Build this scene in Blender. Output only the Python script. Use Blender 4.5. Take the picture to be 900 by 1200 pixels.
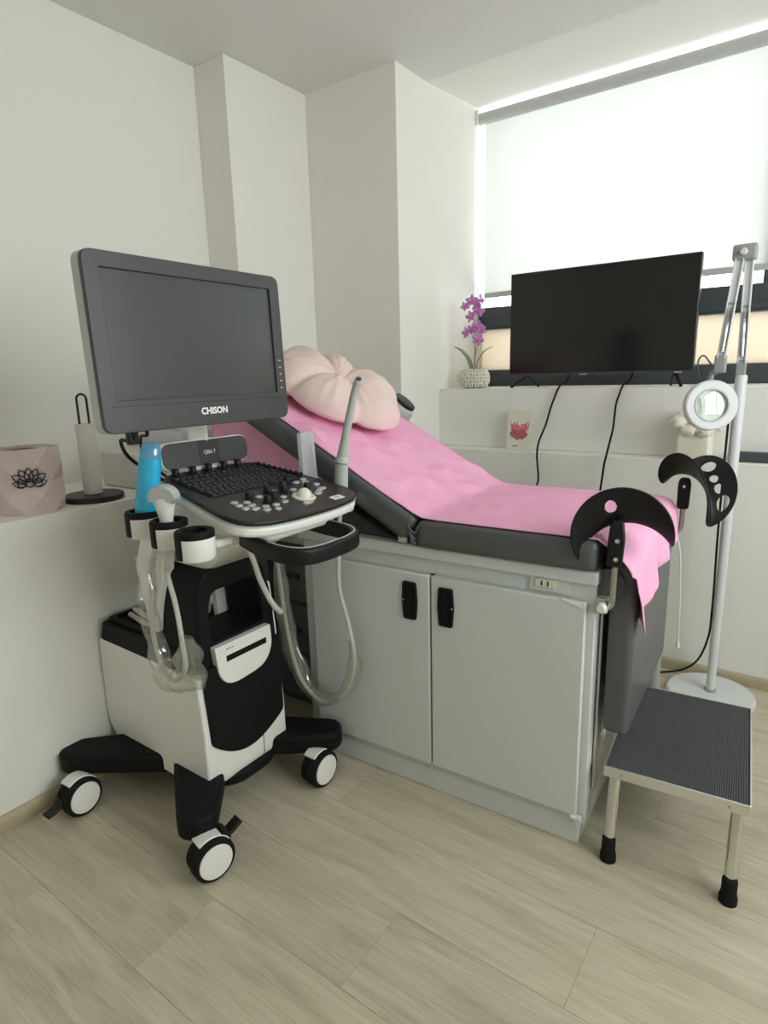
import bpy, bmesh, math, random
from mathutils import Vector, Matrix, noise
random.seed(7)
S = bpy.context.scene
C = S.collection
for o in list(bpy.data.objects): bpy.data.objects.remove(o)
R = math.radians

# ---------------------------------------------------------------- camera
EYE = 1.35
FPX, PITCH, ROLL, YAW = 716.04, .222254, -.026613, -.62558
fw = Vector((math.sin(YAW)*math.cos(PITCH), math.cos(YAW)*math.cos(PITCH), -math.sin(PITCH)))
rr = Vector((math.cos(YAW), -math.sin(YAW), 0)); uu = rr.cross(fw)
r2 = rr*math.cos(ROLL) + uu*math.sin(ROLL); u2 = -rr*math.sin(ROLL) + uu*math.cos(ROLL)
cd = bpy.data.cameras.new('camera'); cam = bpy.data.objects.new('camera', cd); C.objects.link(cam)
cd.sensor_fit = 'HORIZONTAL'; cd.sensor_width = 36; cd.lens = FPX/900*36; cd.clip_start = .02
M = Matrix((r2, u2, -fw)).transposed().to_4x4(); M.translation = (0, 0, EYE)
cam.matrix_world = M; S.camera = cam

# ---------------------------------------------------------------- light
S.view_settings.view_transform = 'Standard'; S.view_settings.look = 'None'
S.view_settings.gamma = 1; S.view_settings.use_curve_mapping = False
S.view_settings.exposure = 0.58
w = bpy.data.worlds.new('overcast_sky'); S.world = w; w.use_nodes = True
bg = w.node_tree.nodes['Background']; bg.inputs[0].default_value = (.985, 1.0, .985, 1); bg.inputs[1].default_value = 5.6
def area(name, loc, rot, sx, sy, power, col=(1, 1, 1), portal=False):
    l = bpy.data.lights.new(name, 'AREA'); l.shape = 'RECTANGLE'; l.size = sx; l.size_y = sy; l.energy = power; l.color = col
    if portal: l.cycles.is_portal = True
    o = bpy.data.objects.new(name, l); C.objects.link(o); o.location = loc; o.rotation_euler = rot
    return o
area('window_portal', (-.2, 3.58, 2.0), (R(90), 0, R(180)), 3.0, 1.5, 1, portal=True)
area('added_window_portal', (1.53, 1.3, 1.75), (0, R(90), 0), 1.4, 2.2, 1, portal=True)
S.cycles.use_denoising = True
S.cycles.max_bounces = 12; S.cycles.diffuse_bounces = 8; S.cycles.transparent_max_bounces = 16
S.cycles.caustics_reflective = False; S.cycles.caustics_refractive = False
S.cycles.sample_clamp_indirect = 6

# ---------------------------------------------------------------- materials
MATS = {}
def mat(name, col, rough=.5, metal=0., var=.04, scale=6., bump=0., bscale=60., spec=.5, coat=0.):
    m = bpy.data.materials.new(name); m.use_nodes = True; nt = m.node_tree; b = nt.nodes['Principled BSDF']
    b.inputs['Roughness'].default_value = rough; b.inputs['Metallic'].default_value = metal
    b.inputs['Specular IOR Level'].default_value = spec; b.inputs['Coat Weight'].default_value = coat
    tc = nt.nodes.new('ShaderNodeTexCoord'); n = nt.nodes.new('ShaderNodeTexNoise'); n.inputs['Scale'].default_value = scale
    n.inputs['Detail'].default_value = 4
    nt.links.new(tc.outputs['Object'], n.inputs['Vector'])
    mx = nt.nodes.new('ShaderNodeMix'); mx.data_type = 'RGBA'
    mx.inputs[6].default_value = (*[max(0, c*(1-var)) for c in col], 1); mx.inputs[7].default_value = (*[min(1, c*(1+var)) for c in col], 1)
    nt.links.new(n.outputs['Fac'], mx.inputs[0]); nt.links.new(mx.outputs[2], b.inputs['Base Color'])
    if bump:
        n2 = nt.nodes.new('ShaderNodeTexNoise'); n2.inputs['Scale'].default_value = bscale; n2.inputs['Detail'].default_value = 3
        nt.links.new(tc.outputs['Object'], n2.inputs['Vector'])
        bp = nt.nodes.new('ShaderNodeBump'); bp.inputs['Strength'].default_value = bump; bp.inputs['Distance'].default_value = .004
        nt.links.new(n2.outputs['Fac'], bp.inputs['Height']); nt.links.new(bp.outputs[0], b.inputs['Normal'])
    MATS[name] = m; return m
mat('wall_paint', (.80, .79, .745), .75, bump=.25, bscale=14, var=.015)
mat('ceiling_paint', (.72, .72, .70), .85, bump=.1, bscale=30, var=.015)
mat('sill_lit_soffit_paint', (.79, .785, .75), .7, var=.01)  # sill colour; on the bay soffit its lightness stands in for daylight
mat('skirting', (.42, .36, .24), .5, var=.12, scale=20)
mat('cabinet_paint', (.62, .645, .645), .42, var=.02, bump=.05, bscale=90)
mat('cabinet_gap', (.05, .05, .05), .6)
mat('black_plastic', (.008, .008, .009), .40, var=.1, spec=.28)
mat('black_matte', (.006, .006, .0065), .6, var=.1, spec=.18)
mat('black_gloss', (.008, .008, .009), .12, var=.05)
mat('bezel_plastic', (.045, .048, .050), .36, var=.05, bump=.05, bscale=400)
mat('silver_plastic', (.50, .51, .50), .4, var=.02)
mat('white_plastic', (.78, .775, .74), .35, var=.015)
mat('white_gloss', (.80, .80, .78), .22, var=.01)
mat('cream_plastic', (.70, .68, .58), .4, var=.03)
mat('button_silver', (.55, .56, .56), .3, metal=.6, var=.05)
mat('console_black', (.016, .016, .017), .34, var=.08, spec=.4)
mat('key_plastic', (.018, .018, .019), .42, var=.1)
mat('grey_vinyl', (.088, .092, .095), .40, var=.06, bump=.12, bscale=220)
mat('dark_grey', (.06, .062, .065), .55, var=.08)
mat('unit_grey', (.15, .155, .16), .6, var=.08)
mat('pink_cloth', (.86, .42, .62), .85, var=.05, scale=9, bump=.25, bscale=260, spec=.2)
mat('pillow_cloth', (.76, .60, .56), .9, var=.05, scale=8, bump=.2, bscale=200, spec=.15)
mat('post_grey', (.30, .31, .31), .45, var=.04)
mat('chrome', (.72, .72, .70), .12, metal=1., var=.03)
mat('brushed_steel', (.55, .54, .50), .3, metal=1., var=.06, scale=30)
mat('aluminium_trim', (.74, .74, .72), .3, metal=.9, var=.04)
mat('rubber', (.008, .008, .0085), .75, var=.1, spec=.2)
mat('lamp_white', (.64, .66, .67), .35, var=.02)
mat('lamp_joint', (.30, .31, .32), .4, var=.05)
mat('window_frame', (.055, .063, .072), .45, var=.06)
mat('tv_bezel', (.010, .010, .011), .3)
mat('orchid_petal', (.58, .27, .60), .6, var=.25, scale=60)
mat('orchid_lip', (.66, .16, .42), .6, var=.2, scale=60)
mat('orchid_leaf', (.16, .22, .12), .5, var=.2, scale=30)
mat('orchid_stem', (.28, .34, .18), .6)
mat('pot_ceramic', (.82, .81, .72), .4, var=.03)
mat('pot_recess_shade', (.46, .44, .36), .6, var=.05)  # pot body darkened so the honeycomb cells look like shaded recesses
mat('basket_pink', (.66, .53, .51), .6, var=.02)
mat('print_black', (.012, .012, .014), .6)
mat('print_white', (.85, .85, .85), .5, var=.0)
mat('paper_roll', (.74, .73, .68), .9, var=.03, bump=.2, bscale=150)
mat('metal_black', (.012, .012, .012), .45)
mat('grey_box', (.60, .60, .57), .45, var=.02)
mat('card_paper', (.74, .73, .62), .6, var=.04)
mat('card_rose', (.72, .22, .24), .7, var=.35, scale=90)
mat('card_rose_dark', (.48, .12, .14), .7, var=.35, scale=90)
mat('sculpt_cream', (.80, .77, .66), .6, var=.03)
mat('probe_grey', (.46, .47, .45), .4, var=.03)
mat('cable_grey', (.55, .54, .49), .5, var=.03)
mat('peach', (.78, .42, .30), .7, var=.06)
mat('sleeve_text', (.50, .50, .62), .6)
mat('ball_cream', (.74, .74, .62), .25, var=.02)

def tree(name):
    m = bpy.data.materials.new(name); m.use_nodes = True; nt = m.node_tree
    for n in list(nt.nodes): nt.nodes.remove(n)
    out = nt.nodes.new('ShaderNodeOutputMaterial'); MATS[name] = m
    return nt, out
def N(nt, t, **kw):
    n = nt.nodes.new(t)
    for k, v in kw.items(): n.inputs[k].default_value = v
    return n
def film(name, tint, trans, diff, gloss=.08, rough=.12, tl=None, nscale=40, namt=0.):
    """thin sheet: part see-through, part translucent/diffuse, a little shine"""
    nt, out = tree(name)
    t = N(nt, 'ShaderNodeBsdfTransparent', Color=(*tint, 1)); d = N(nt, 'ShaderNodeBsdfDiffuse', Color=(*diff, 1))
    tr = N(nt, 'ShaderNodeBsdfTranslucent', Color=(*(tl or diff), 1)); g = N(nt, 'ShaderNodeBsdfGlossy', Color=(1, 1, 1, 1), Roughness=rough)
    m1 = N(nt, 'ShaderNodeMixShader', Fac=.5); nt.links.new(d.outputs[0], m1.inputs[1]); nt.links.new(tr.outputs[0], m1.inputs[2])
    m2 = N(nt, 'ShaderNodeMixShader', Fac=trans); nt.links.new(m1.outputs[0], m2.inputs[1]); nt.links.new(t.outputs[0], m2.inputs[2])
    if namt:
        tc = nt.nodes.new('ShaderNodeTexCoord'); n = N(nt, 'ShaderNodeTexNoise', Scale=nscale, Detail=4.); nt.links.new(tc.outputs['Object'], n.inputs['Vector'])
        mp = nt.nodes.new('ShaderNodeMapRange'); mp.inputs[3].default_value = max(0, trans-namt); mp.inputs[4].default_value = min(1, trans+namt)
        nt.links.new(n.outputs['Fac'], mp.inputs[0]); nt.links.new(mp.outputs[0], m2.inputs[0])
    m3 = N(nt, 'ShaderNodeMixShader', Fac=gloss); nt.links.new(m2.outputs[0], m3.inputs[1]); nt.links.new(g.outputs[0], m3.inputs[2])
    nt.links.new(m3.outputs[0], out.inputs[0])
film('blind_fabric', (.95, .97, .95), .078, (.60, .605, .595), gloss=0., namt=.02, nscale=2.2)
film('pane_glass', (.96, .98, .98), .97, (.9, .9, .9), gloss=.05, rough=.02)
film('pane_beige', (.95, .90, .80), .07, (.60, .555, .48), gloss=.03)
film('clear_bag', (.97, .97, .95), .87, (.74, .74, .70), gloss=.15, rough=.10, namt=.12, nscale=45)
film('clear_sleeve', (.95, .95, .98), .22, (.86, .86, .91), gloss=.06, namt=.08)
film('lens_glass', (.86, .93, .90), .72, (.80, .88, .84), gloss=.12, rough=.03)
film('gel_cap', (.35, .78, .95), .25, (.25, .68, .92), gloss=.12, rough=.1)
b = mat('gel_blue', (.03, .48, .80), .25, var=.06, scale=14); b.node_tree.nodes['Principled BSDF'].inputs['Subsurface Weight'].default_value = .0

def screen_mat(name, col, rough):
    m = mat(name, col, rough, var=.05, spec=.5); return m
screen_mat('monitor_screen', (.055, .059, .060), .24)
screen_mat('tv_screen', (.006, .0065, .007), .12)

def floor_mat():
    m = bpy.data.materials.new('oak_vinyl'); m.use_nodes = True; nt = m.node_tree; b = nt.nodes['Principled BSDF']; L = nt.links.new
    b.inputs['Roughness'].default_value = .42
    tc = nt.nodes.new('ShaderNodeTexCoord'); oi = nt.nodes.new('ShaderNodeObjectInfo')
    ad = nt.nodes.new('ShaderNodeVectorMath'); ad.operation = 'ADD'; sc = nt.nodes.new('ShaderNodeVectorMath'); sc.operation = 'SCALE'; sc.inputs[3].default_value = 9
    cx = nt.nodes.new('ShaderNodeCombineXYZ'); L(oi.outputs['Random'], cx.inputs[0]); L(oi.outputs['Random'], cx.inputs[1]); L(cx.outputs[0], sc.inputs[0])
    L(tc.outputs['Object'], ad.inputs[0]); L(sc.outputs[0], ad.inputs[1])
    mp = nt.nodes.new('ShaderNodeMapping'); mp.inputs['Scale'].default_value = (1.1, 9, 1); L(ad.outputs[0], mp.inputs[0])
    n1 = N(nt, 'ShaderNodeTexNoise', Scale=2.2, Detail=8., Roughness=.62, Distortion=.7); L(mp.outputs[0], n1.inputs['Vector'])
    mp2 = nt.nodes.new('ShaderNodeMapping'); mp2.inputs['Scale'].default_value = (2.5, 60, 1); L(ad.outputs[0], mp2.inputs[0])
    n2 = N(nt, 'ShaderNodeTexNoise', Scale=3., Detail=5.); L(mp2.outputs[0], n2.inputs['Vector'])
    r1 = nt.nodes.new('ShaderNodeValToRGB'); e = r1.color_ramp.elements
    e[0].position = .28; e[0].color = (.42, .37, .265, 1); e[1].position = .72; e[1].color = (.61, .56, .43, 1)
    k = e.new(.5); k.color = (.53, .475, .352, 1)
    L(n1.outputs['Fac'], r1.inputs[0])
    r2_ = nt.nodes.new('ShaderNodeValToRGB'); f = r2_.color_ramp.elements; f[0].position = .30; f[0].color = (.84, .83, .80, 1); f[1].position = .55; f[1].color = (1, 1, 1, 1)
    L(n2.outputs['Fac'], r2_.inputs[0])
    mu = nt.nodes.new('ShaderNodeMix'); mu.data_type = 'RGBA'; mu.blend_type = 'MULTIPLY'; mu.inputs[0].default_value = 1; L(r1.outputs[0], mu.inputs[6]); L(r2_.outputs[0], mu.inputs[7])
    hs = nt.nodes.new('ShaderNodeHueSaturation'); mr = nt.nodes.new('ShaderNodeMapRange'); mr.inputs[3].default_value = .95; mr.inputs[4].default_value = 1.05
    L(oi.outputs['Random'], mr.inputs[0]); L(mr.outputs[0], hs.inputs['Value']); L(mu.outputs[2], hs.inputs['Color']); L(hs.outputs[0], b.inputs['Base Color'])
    bp = nt.nodes.new('ShaderNodeBump'); bp.inputs['Strength'].default_value = .12; bp.inputs['Distance'].default_value = .002; L(n2.outputs['Fac'], bp.inputs['Height']); L(bp.outputs[0], b.inputs['Normal'])
    MATS['oak_vinyl'] = m
floor_mat()
def ribbed_mat():
    m = mat('ribbed_rubber', (.055, .060, .064), .5, var=.25, scale=26); nt = m.node_tree; b = nt.nodes['Principled BSDF']
    tc = nt.nodes.new('ShaderNodeTexCoord'); wv = nt.nodes.new('ShaderNodeTexWave'); wv.bands_direction = 'X'; wv.inputs['Scale'].default_value = 58
    nt.links.new(tc.outputs['Object'], wv.inputs['Vector']); bp = nt.nodes.new('ShaderNodeBump'); bp.inputs['Strength'].default_value = .8; bp.inputs['Distance'].default_value = .003
    nt.links.new(wv.outputs['Fac'], bp.inputs['Height']); nt.links.new(bp.outputs[0], b.inputs['Normal'])
ribbed_mat()

# ---------------------------------------------------------------- mesh helpers
def nb(): return bmesh.new()
def box(bm, x0, x1, y0, y1, z0, z1, m=None):
    vs = [bm.verts.new((x, y, z)) for z in (z0, z1) for y in (y0, y1) for x in (x0, x1)]
    for f in ((0, 2, 3, 1), (4, 5, 7, 6), (0, 1, 5, 4), (2, 6, 7, 3), (0, 4, 6, 2), (1, 3, 7, 5)): bm.faces.new([vs[i] for i in f])
    if m is not None:
        for v in vs: v.co = m @ v.co
    return bm
def prism(bm, poly, z0, z1, m=None, scale_top=1.):
    cx = sum(p[0] for p in poly)/len(poly); cy = sum(p[1] for p in poly)/len(poly)
    a = [bm.verts.new((p[0], p[1], z0)) for p in poly]
    c = [bm.verts.new((cx+(p[0]-cx)*scale_top, cy+(p[1]-cy)*scale_top, z1)) for p in poly]
    n = len(poly)
    for i in range(n): bm.faces.new((a[i], a[(i+1) % n], c[(i+1) % n], c[i]))
    bm.faces.new(a[::-1]); bm.faces.new(c)
    if m is not None:
        for v in a+c: v.co = m @ v.co
    return bm
def ring_prism(bm, outer, inner, z0, z1, m=None):
    n = len(outer); L = []
    for poly, z in ((outer, z0), (outer, z1), (inner, z1), (inner, z0)):
        L.append([bm.verts.new((p[0], p[1], z)) for p in poly])
    for k in range(4):
        A, B = L[k], L[(k+1) % 4]
        for i in range(n): bm.faces.new((A[i], A[(i+1) % n], B[(i+1) % n], B[i]))
    if m is not None:
        for l in L:
            for v in l: v.co = m @ v.co
    return bm
def lathe(bm, prof, n=24, m=None, cap=True, flat=None):
    rows = []
    for r, z in prof:
        rows.append([bm.verts.new((r*math.cos(2*math.pi*i/n), r*math.sin(2*math.pi*i/n), z)) for i in range(n)])
    for A, B in zip(rows, rows[1:]):
        for i in range(n): bm.faces.new((A[i], A[(i+1) % n], B[(i+1) % n], B[i]))
    if cap: bm.faces.new(rows[0][::-1]); bm.faces.new(rows[-1])
    if m is not None:
        for row in rows:
            for v in row: v.co = m @ v.co
    return bm
def smooth(pts, k=6, closed=False):
    P = [Vector(p) for p in pts]; n = len(P); out = []
    rng = range(n if closed else n-1)
    for i in rng:
        p0 = P[(i-1) % n] if closed or i > 0 else P[0]*2-P[1]
        p1 = P[i]; p2 = P[(i+1) % n]
        p3 = P[(i+2) % n] if closed or i+2 < n else P[-1]*2-P[-2]
        for j in range(k):
            t = j/k; out.append(.5*((2*p1)+(p2-p0)*t+(2*p0-5*p1+4*p2-p3)*t*t+(3*p1-p0-3*p2+p3)*t**3))
    if not closed: out.append(P[-1])
    return out
def sweep(bm, pts, sec, closed=False, m=None, scale=None, up=None):
    """sec: 2D section points; parallel transport along pts"""
    P = [Vector(p) for p in pts]; n = len(P); rows = []; nrm = None
    for i in range(n):
        if closed: t = (P[(i+1) % n]-P[(i-1) % n]).normalized()
        else: t = (P[min(i+1, n-1)]-P[max(i-1, 0)]).normalized()
        if up is not None: nrm = Vector(up)
        elif nrm is None: nrm = Vector((0, 0, 1)) if abs(t.z) < .9 else Vector((1, 0, 0))
        nrm = (nrm-t*nrm.dot(t)).normalized(); bn = t.cross(nrm); s = scale(i/(n-1)) if scale else 1
        rows.append([bm.verts.new(P[i]+nrm*(q[0]*s)+bn*(q[1]*s)) for q in sec])
    k = len(sec)
    rng = list(zip(rows, rows[1:]))
    if closed: rng.append((rows[-1], rows[0]))
    for A, B in rng:
        for i in range(k): bm.faces.new((A[i], A[(i+1) % k], B[(i+1) % k], B[i]))
    if not closed: bm.faces.new(rows[0][::-1]); bm.faces.new(rows[-1])
    if m is not None:
        for row in rows:
            for v in row: v.co = m @ v.co
    return bm
def circ(r, n=10, ry=None): return [(r*math.cos(2*math.pi*i/n), (ry or r)*math.sin(2*math.pi*i/n)) for i in range(n)]
def tube(bm, pts, r, n=10, closed=False, m=None, scale=None): return sweep(bm, pts, circ(r, n), closed, m, scale)
def roundpoly(pts, rad, n=5):
    out = []; k = len(pts)
    for i in range(k):
        p = Vector(pts[i]); a = Vector(pts[i-1]); c = Vector(pts[(i+1) % k]); r = rad[i] if isinstance(rad, (list, tuple)) else rad
        da = (a-p); dc = (c-p); la = min(r, da.length*.49); lc = min(r, dc.length*.49)
        A = p+da.normalized()*la; B = p+dc.normalized()*lc
        for j in range(n+1):
            t = j/n; q = A*(1-t)**2+p*2*t*(1-t)+B*t*t; out.append((q.x, q.y))
    return out
def rrect(w, h, r, n=5, cx=0, cy=0): return roundpoly([(cx-w/2, cy-h/2), (cx+w/2, cy-h/2), (cx+w/2, cy+h/2), (cx-w/2, cy+h/2)], r, n)
def FR(o, x, z):
    """frame: origin, local x direction, local z direction (approx.)"""
    z = Vector(z).normalized(); x = Vector(x); x = (x-z*x.dot(z)).normalized(); y = z.cross(x)
    m = Matrix((x, y, z)).transposed().to_4x4(); m.translation = Vector(o); return m
def T(x, y, z): return Matrix.Translation((x, y, z))
INV = {}
def obj(name, bm, mname, parent=None, bevel=0., seg=2, sharp=40, local=False, sub=0, solid=0.):
    root = parent
    while root is not None and root.parent is not None: root = root.parent
    if root is not None and not local and root.name in INV: bmesh.ops.transform(bm, matrix=INV[root.name], verts=bm.verts)
    bmesh.ops.recalc_face_normals(bm, faces=bm.faces)
    me = bpy.data.meshes.new(name); bm.to_mesh(me); bm.free()
    me.shade_smooth(); me.set_sharp_from_angle(angle=R(sharp))
    o = bpy.data.objects.new(name, me); C.objects.link(o); me.materials.append(MATS[mname])
    if solid: q = o.modifiers.new('thickness', 'SOLIDIFY'); q.thickness = solid; q.offset = 0
    if bevel: q = o.modifiers.new('bevel', 'BEVEL'); q.width = bevel; q.segments = seg; q.limit_method = 'ANGLE'; q.angle_limit = R(35); q.harden_normals = False
    if sub: q = o.modifiers.new('subdiv', 'SUBSURF'); q.levels = sub; q.render_levels = sub
    if parent is not None: o.parent = parent
    return o
def tag(o, label, cat, group=None, kind=None):
    o['label'] = label; o['category'] = cat
    if group: o['group'] = group
    if kind: o['kind'] = kind
    return o
def thing(name, label, cat, loc=(0, 0, 0), rotz=0, group=None):
    o = bpy.data.objects.new(name, None); C.objects.link(o); o.empty_display_size = .05
    m = Matrix.Translation(loc) @ Matrix.Rotation(rotz, 4, 'Z'); o.matrix_world = m; INV[o.name] = m.inverted()
    return tag(o, label, cat, group)
def struct(name, bm, mname, label, parent=None, bevel=0.):
    o = obj(name, bm, mname, parent, bevel=bevel); o['kind'] = 'structure'
    if parent is None: o['label'] = label; o['category'] = name.split('_')[0]
    return o
def text(name, body, size, m, mname, parent, ext=.0006, bold=0.):
    cu = bpy.data.curves.new(name, 'FONT'); cu.body = body; cu.size = size; cu.align_x = 'CENTER'; cu.align_y = 'CENTER'; cu.extrude = ext; cu.offset = bold
    cu.resolution_u = 3
    t = bpy.data.objects.new(name+'_curve', cu); C.objects.link(t); bpy.context.view_layer.update()
    me = bpy.data.meshes.new_from_object(t.evaluated_get(bpy.context.evaluated_depsgraph_get())); bpy.data.objects.remove(t)
    root = parent
    while root.parent is not None: root = root.parent
    me.transform(INV[root.name] @ m); me.materials.clear(); me.materials.append(MATS[mname])
    o = bpy.data.objects.new(name, me); C.objects.link(o); o.parent = parent
    return o

# ================================================================= ROOM
XL, XU, XC, XW = -1.9364, -2.476, -2.278, -1.735      # ledge face, upper wall, column face, window bay side
YC, YB, YL, YS, YG = 2.058, 2.578, 2.84, 2.95, 3.46   # column, back wall, ledge front, sill front, glass
ZL, ZG, ZS, ZC = .949, .957, 1.261, 2.714
XR, YR = 1.45, -1.6
fl = struct('floor', box(nb(), -2.7, XR+.1, YR-.1, 3.7, -.12, -.006), 'skirting', 'pale oak plank floor of the treatment room')
W = .238; row = 0
y = .825-W*11
while y < YL:
    y0, y1 = max(y, YR), min(y+W, YL)
    k = round((y-.825)/W); off = {0: 0.0}.get(k, (k*.43) % 1.26)
    x = -.754-1.26*3+off
    while x < XR:
        x0, x1 = max(x, XL), min(x+1.26, XR)
        if x1-x0 > .02 and y1-y0 > .02:
            g = .00025
            o = obj('plank', box(nb(), x0+g-(x0+x1)/2, x1-g-(x0+x1)/2, y0+g-(y0+y1)/2, y1-g-(y0+y1)/2, -.006, 0), 'oak_vinyl', fl, bevel=.0004, seg=1)
            o.location = ((x0+x1)/2, (y0+y1)/2, 0)
        x += 1.26
    y += W
struct('wall_left', box(nb(), XU-.15, XU, YR, YB, ZL, ZC), 'wall_paint', 'white plastered wall above the ledge, left of the column')
struct('wall_left_ledge', box(nb(), XU-.15, XL, YR, YB, -.12, ZL), 'wall_paint', 'white low wall with a deep ledge under the left wall', bevel=.004)
struct('wall_column', box(nb(), XU, XC, YC, YB, ZL, ZC), 'wall_paint', 'white corner column rising from the left ledge', bevel=.003)
struct('wall_back', box(nb(), XU-.15, XW, YB, 3.7, -.12, 2.9), 'wall_paint', 'grey shaded back wall with the bright window reveal', bevel=.003)
struct('wall_window', box(nb(), XW, XR, YL, 3.7, -.12, ZG), 'wall_paint', 'low wall with narrow ledge under the window', bevel=.004)
struct('wall_sill', box(nb(), XW, XR, YS, 3.7, ZG, ZS), 'sill_lit_soffit_paint', 'deep white sill block carrying the television', bevel=.004)
WY0, WY1, WZ0, WZ1 = .20, 2.40, 1.05, 2.45
bm = nb()
for a in ((YR, 3.7, -.12, WZ0), (YR, 3.7, WZ1, 2.9), (YR, WY0, WZ0, WZ1), (WY1, 3.7, WZ0, WZ1)): box(bm, XR, XR+.12, *a)
struct('wall_right', bm, 'wall_paint', 'white wall right of the camera with an added side window')
wn2 = bpy.data.objects.new('added_window', None); C.objects.link(wn2); wn2['kind'] = 'structure'; wn2['label'] = 'wide unseen side window added right of the camera to brighten the room'; wn2['category'] = 'window'  # unseen window, added so daylight from the right fills the room
for a in ((WY0, WY1, WZ0, WZ0+.05), (WY0, WY1, WZ1-.05, WZ1), (WY0, WY0+.05, WZ0+.05, WZ1-.05), (WY1-.05, WY1, WZ0+.05, WZ1-.05), (1.28, 1.33, WZ0+.05, WZ1-.05)):
    obj('frame_bar', box(nb(), XR+.03, XR+.08, *a), 'window_frame', wn2, bevel=.004)
for a in ((WY0+.05, 1.28), (1.33, WY1-.05)): obj('pane', box(nb(), XR+.052, XR+.058, *a, WZ0+.05, WZ1-.05), 'pane_glass', wn2)
struct('wall_rear', box(nb(), XU-.15, XR+.12, YR-.12, YR, -.12, 2.9), 'wall_paint', 'white wall behind the camera')
bm = nb()
prism(bm, [(YR, ZC), (YL, ZC), (YL, 2.9), (YR, 2.9)], XU-.15, XR, Matrix(((0, 0, 1, 0), (1, 0, 0, 0), (0, 1, 0, 0), (0, 0, 0, 1))))
struct('ceiling', bm, 'ceiling_paint', 'plain off-white ceiling of the room')
bm = nb(); prism(bm, [(YL, ZC), (3.7, 2.778), (3.7, 2.9), (YL, 2.9)], XW, XR, Matrix(((0, 0, 1, 0), (1, 0, 0, 0), (0, 1, 0, 0), (0, 0, 0, 1))))
struct('ceiling_bay', bm, 'sill_lit_soffit_paint', 'white sloping soffit over the window bay, toned lighter as if daylit')
def skirt(name, a, b, nrm, label):
    a = Vector(a); b = Vector(b); n = Vector(nrm)
    bm = nb(); d = (b-a); L = d.length; m = FR(a, d, n.cross(d))
    sec = [(0, 0), (.014, 0), (.014, .036), (.008, .048), (0, .052)]
    bm2 = prism(nb(), sec, 0, L, Matrix((n, Vector((0, 0, 1)), d.normalized())).transposed().to_4x4())
    bmesh.ops.translate(bm2, vec=a, verts=bm2.verts); bm.free()
    return struct(name, bm2, 'skirting', label)
skirt('baseboard_left', (XL, YR, 0), (XL, .545, 0), (1, 0, 0), 'beige wooden baseboard along the left low wall')
skirt('baseboard_left_inner', (XL, .548, 0), (XL, YB, 0), (1, 0, 0), 'beige wooden baseboard beyond the joint by the left caster')
skirt('baseboard_window', (XR, YL, 0), (XW, YL, 0), (0, -1, 0), 'beige wooden baseboard under the window wall')

# ---- window
wn = bpy.data.objects.new('window_1', None); C.objects.link(wn); wn['kind'] = 'structure'; wn['label'] = 'wide dark grey framed window behind the television'; wn['category'] = 'window'
XE = 1.2
for nm, z0, z1, d in (('bottom_rail', ZS, 1.355, .05), ('transom', 1.588, 1.712, .06)):
    obj(nm, box(nb(), XW, XE, YG-d/2-.02, YG+d/2, z0, z1), 'window_frame', wn, bevel=.004)
obj('transom_bead', box(nb(), XW, XE, YG-.062, YG-.05, 1.60, 1.625), 'window_frame', wn, bevel=.002)
for x in (-.30, 1.15):
    obj('mullion', box(nb(), x, x+.05, YG-.03, YG+.025, 1.712, 2.757), 'window_frame', wn, bevel=.003)
for x0, x1 in ((XW, -.30), (-.25, 1.15)):
    obj('upper_pane', box(nb(), x0, x1, YG-.003, YG+.003, 1.712, 2.757), 'pane_glass', wn)
obj('lower_pane', box(nb(), XW, XE, YG-.004, YG+.004, 1.355, 1.588), 'pane_beige', wn)['label'] = 'frosted beige lower pane'
struct('wall_window_side', box(nb(), XE, XR, 3.3, 3.7, ZS, 2.9), 'wall_paint', 'white wall right of the window')

# ---- roller blind
bl = thing('roller_blind', 'white translucent roller blind pulled most of the way down over the window', 'blind', (-.3, 3.385, 2.70))
obj('roller_tube', lathe(nb(), [(.030, 0), (.030, 2.78)], 24, FR((XW+.018, 3.385, 2.700), (0, 1, 0), (1, 0, 0))), 'silver_plastic', bl)
obj('fabric', box(nb(), XW+.035, 1.04, 3.4135, 3.4145, 1.775, 2.70), 'blind_fabric', bl)
obj('bottom_bar', box(nb(), XW+.035, 1.04, 3.406, 3.422, 1.765, 1.795), 'silver_plastic', bl, bevel=.004)
for x in (XW+.002, 1.046):
    obj('bracket', box(nb(), x, x+.014, 3.352, 3.418, 2.665, 2.742), 'white_plastic', bl, bevel=.005)
obj('bead_chain', tube(nb(), [(XW+.011, 3.372, 2.69), (XW+.011, 3.372, 2.2), (XW+.011, 3.372, 1.60)], .0022, 6), 'white_plastic', bl)

# ================================================================= TV ON SILL
tv = thing('television', 'black flat television standing on the window sill', 'television', (-.935, 3.05, ZS))
TX0, TX1, TZ0, TZ1 = -1.371, -.498, 1.318, 1.823
obj('cabinet', box(nb(), TX0, TX1, 3.05, 3.085, TZ0, TZ1), 'tv_bezel', tv, bevel=.004)
obj('rear_housing', box(nb(), TX0+.15, TX1-.15, 3.085, 3.115, TZ0+.02, TZ0+.28), 'black_matte', tv, bevel=.01)
obj('screen', box(nb(), TX0+.006, TX1-.006, 3.0485, 3.051, TZ0+.018, TZ1-.006), 'tv_screen', tv)
obj('chin_strip', box(nb(), TX0+.002, TX1-.002, 3.046, 3.05, TZ0, TZ0+.014), 'bezel_plastic', tv, bevel=.001)
obj('sensor', box(nb(), -.95, -.925, 3.047, 3.06, TZ0-.008, TZ0), 'black_gloss', tv, bevel=.002)
obj('maker_mark', box(nb(), TX1-.075, TX1-.045, 3.0452, 3.0462, TZ0+.004, TZ0+.008), 'silver_plastic', tv)
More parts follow.
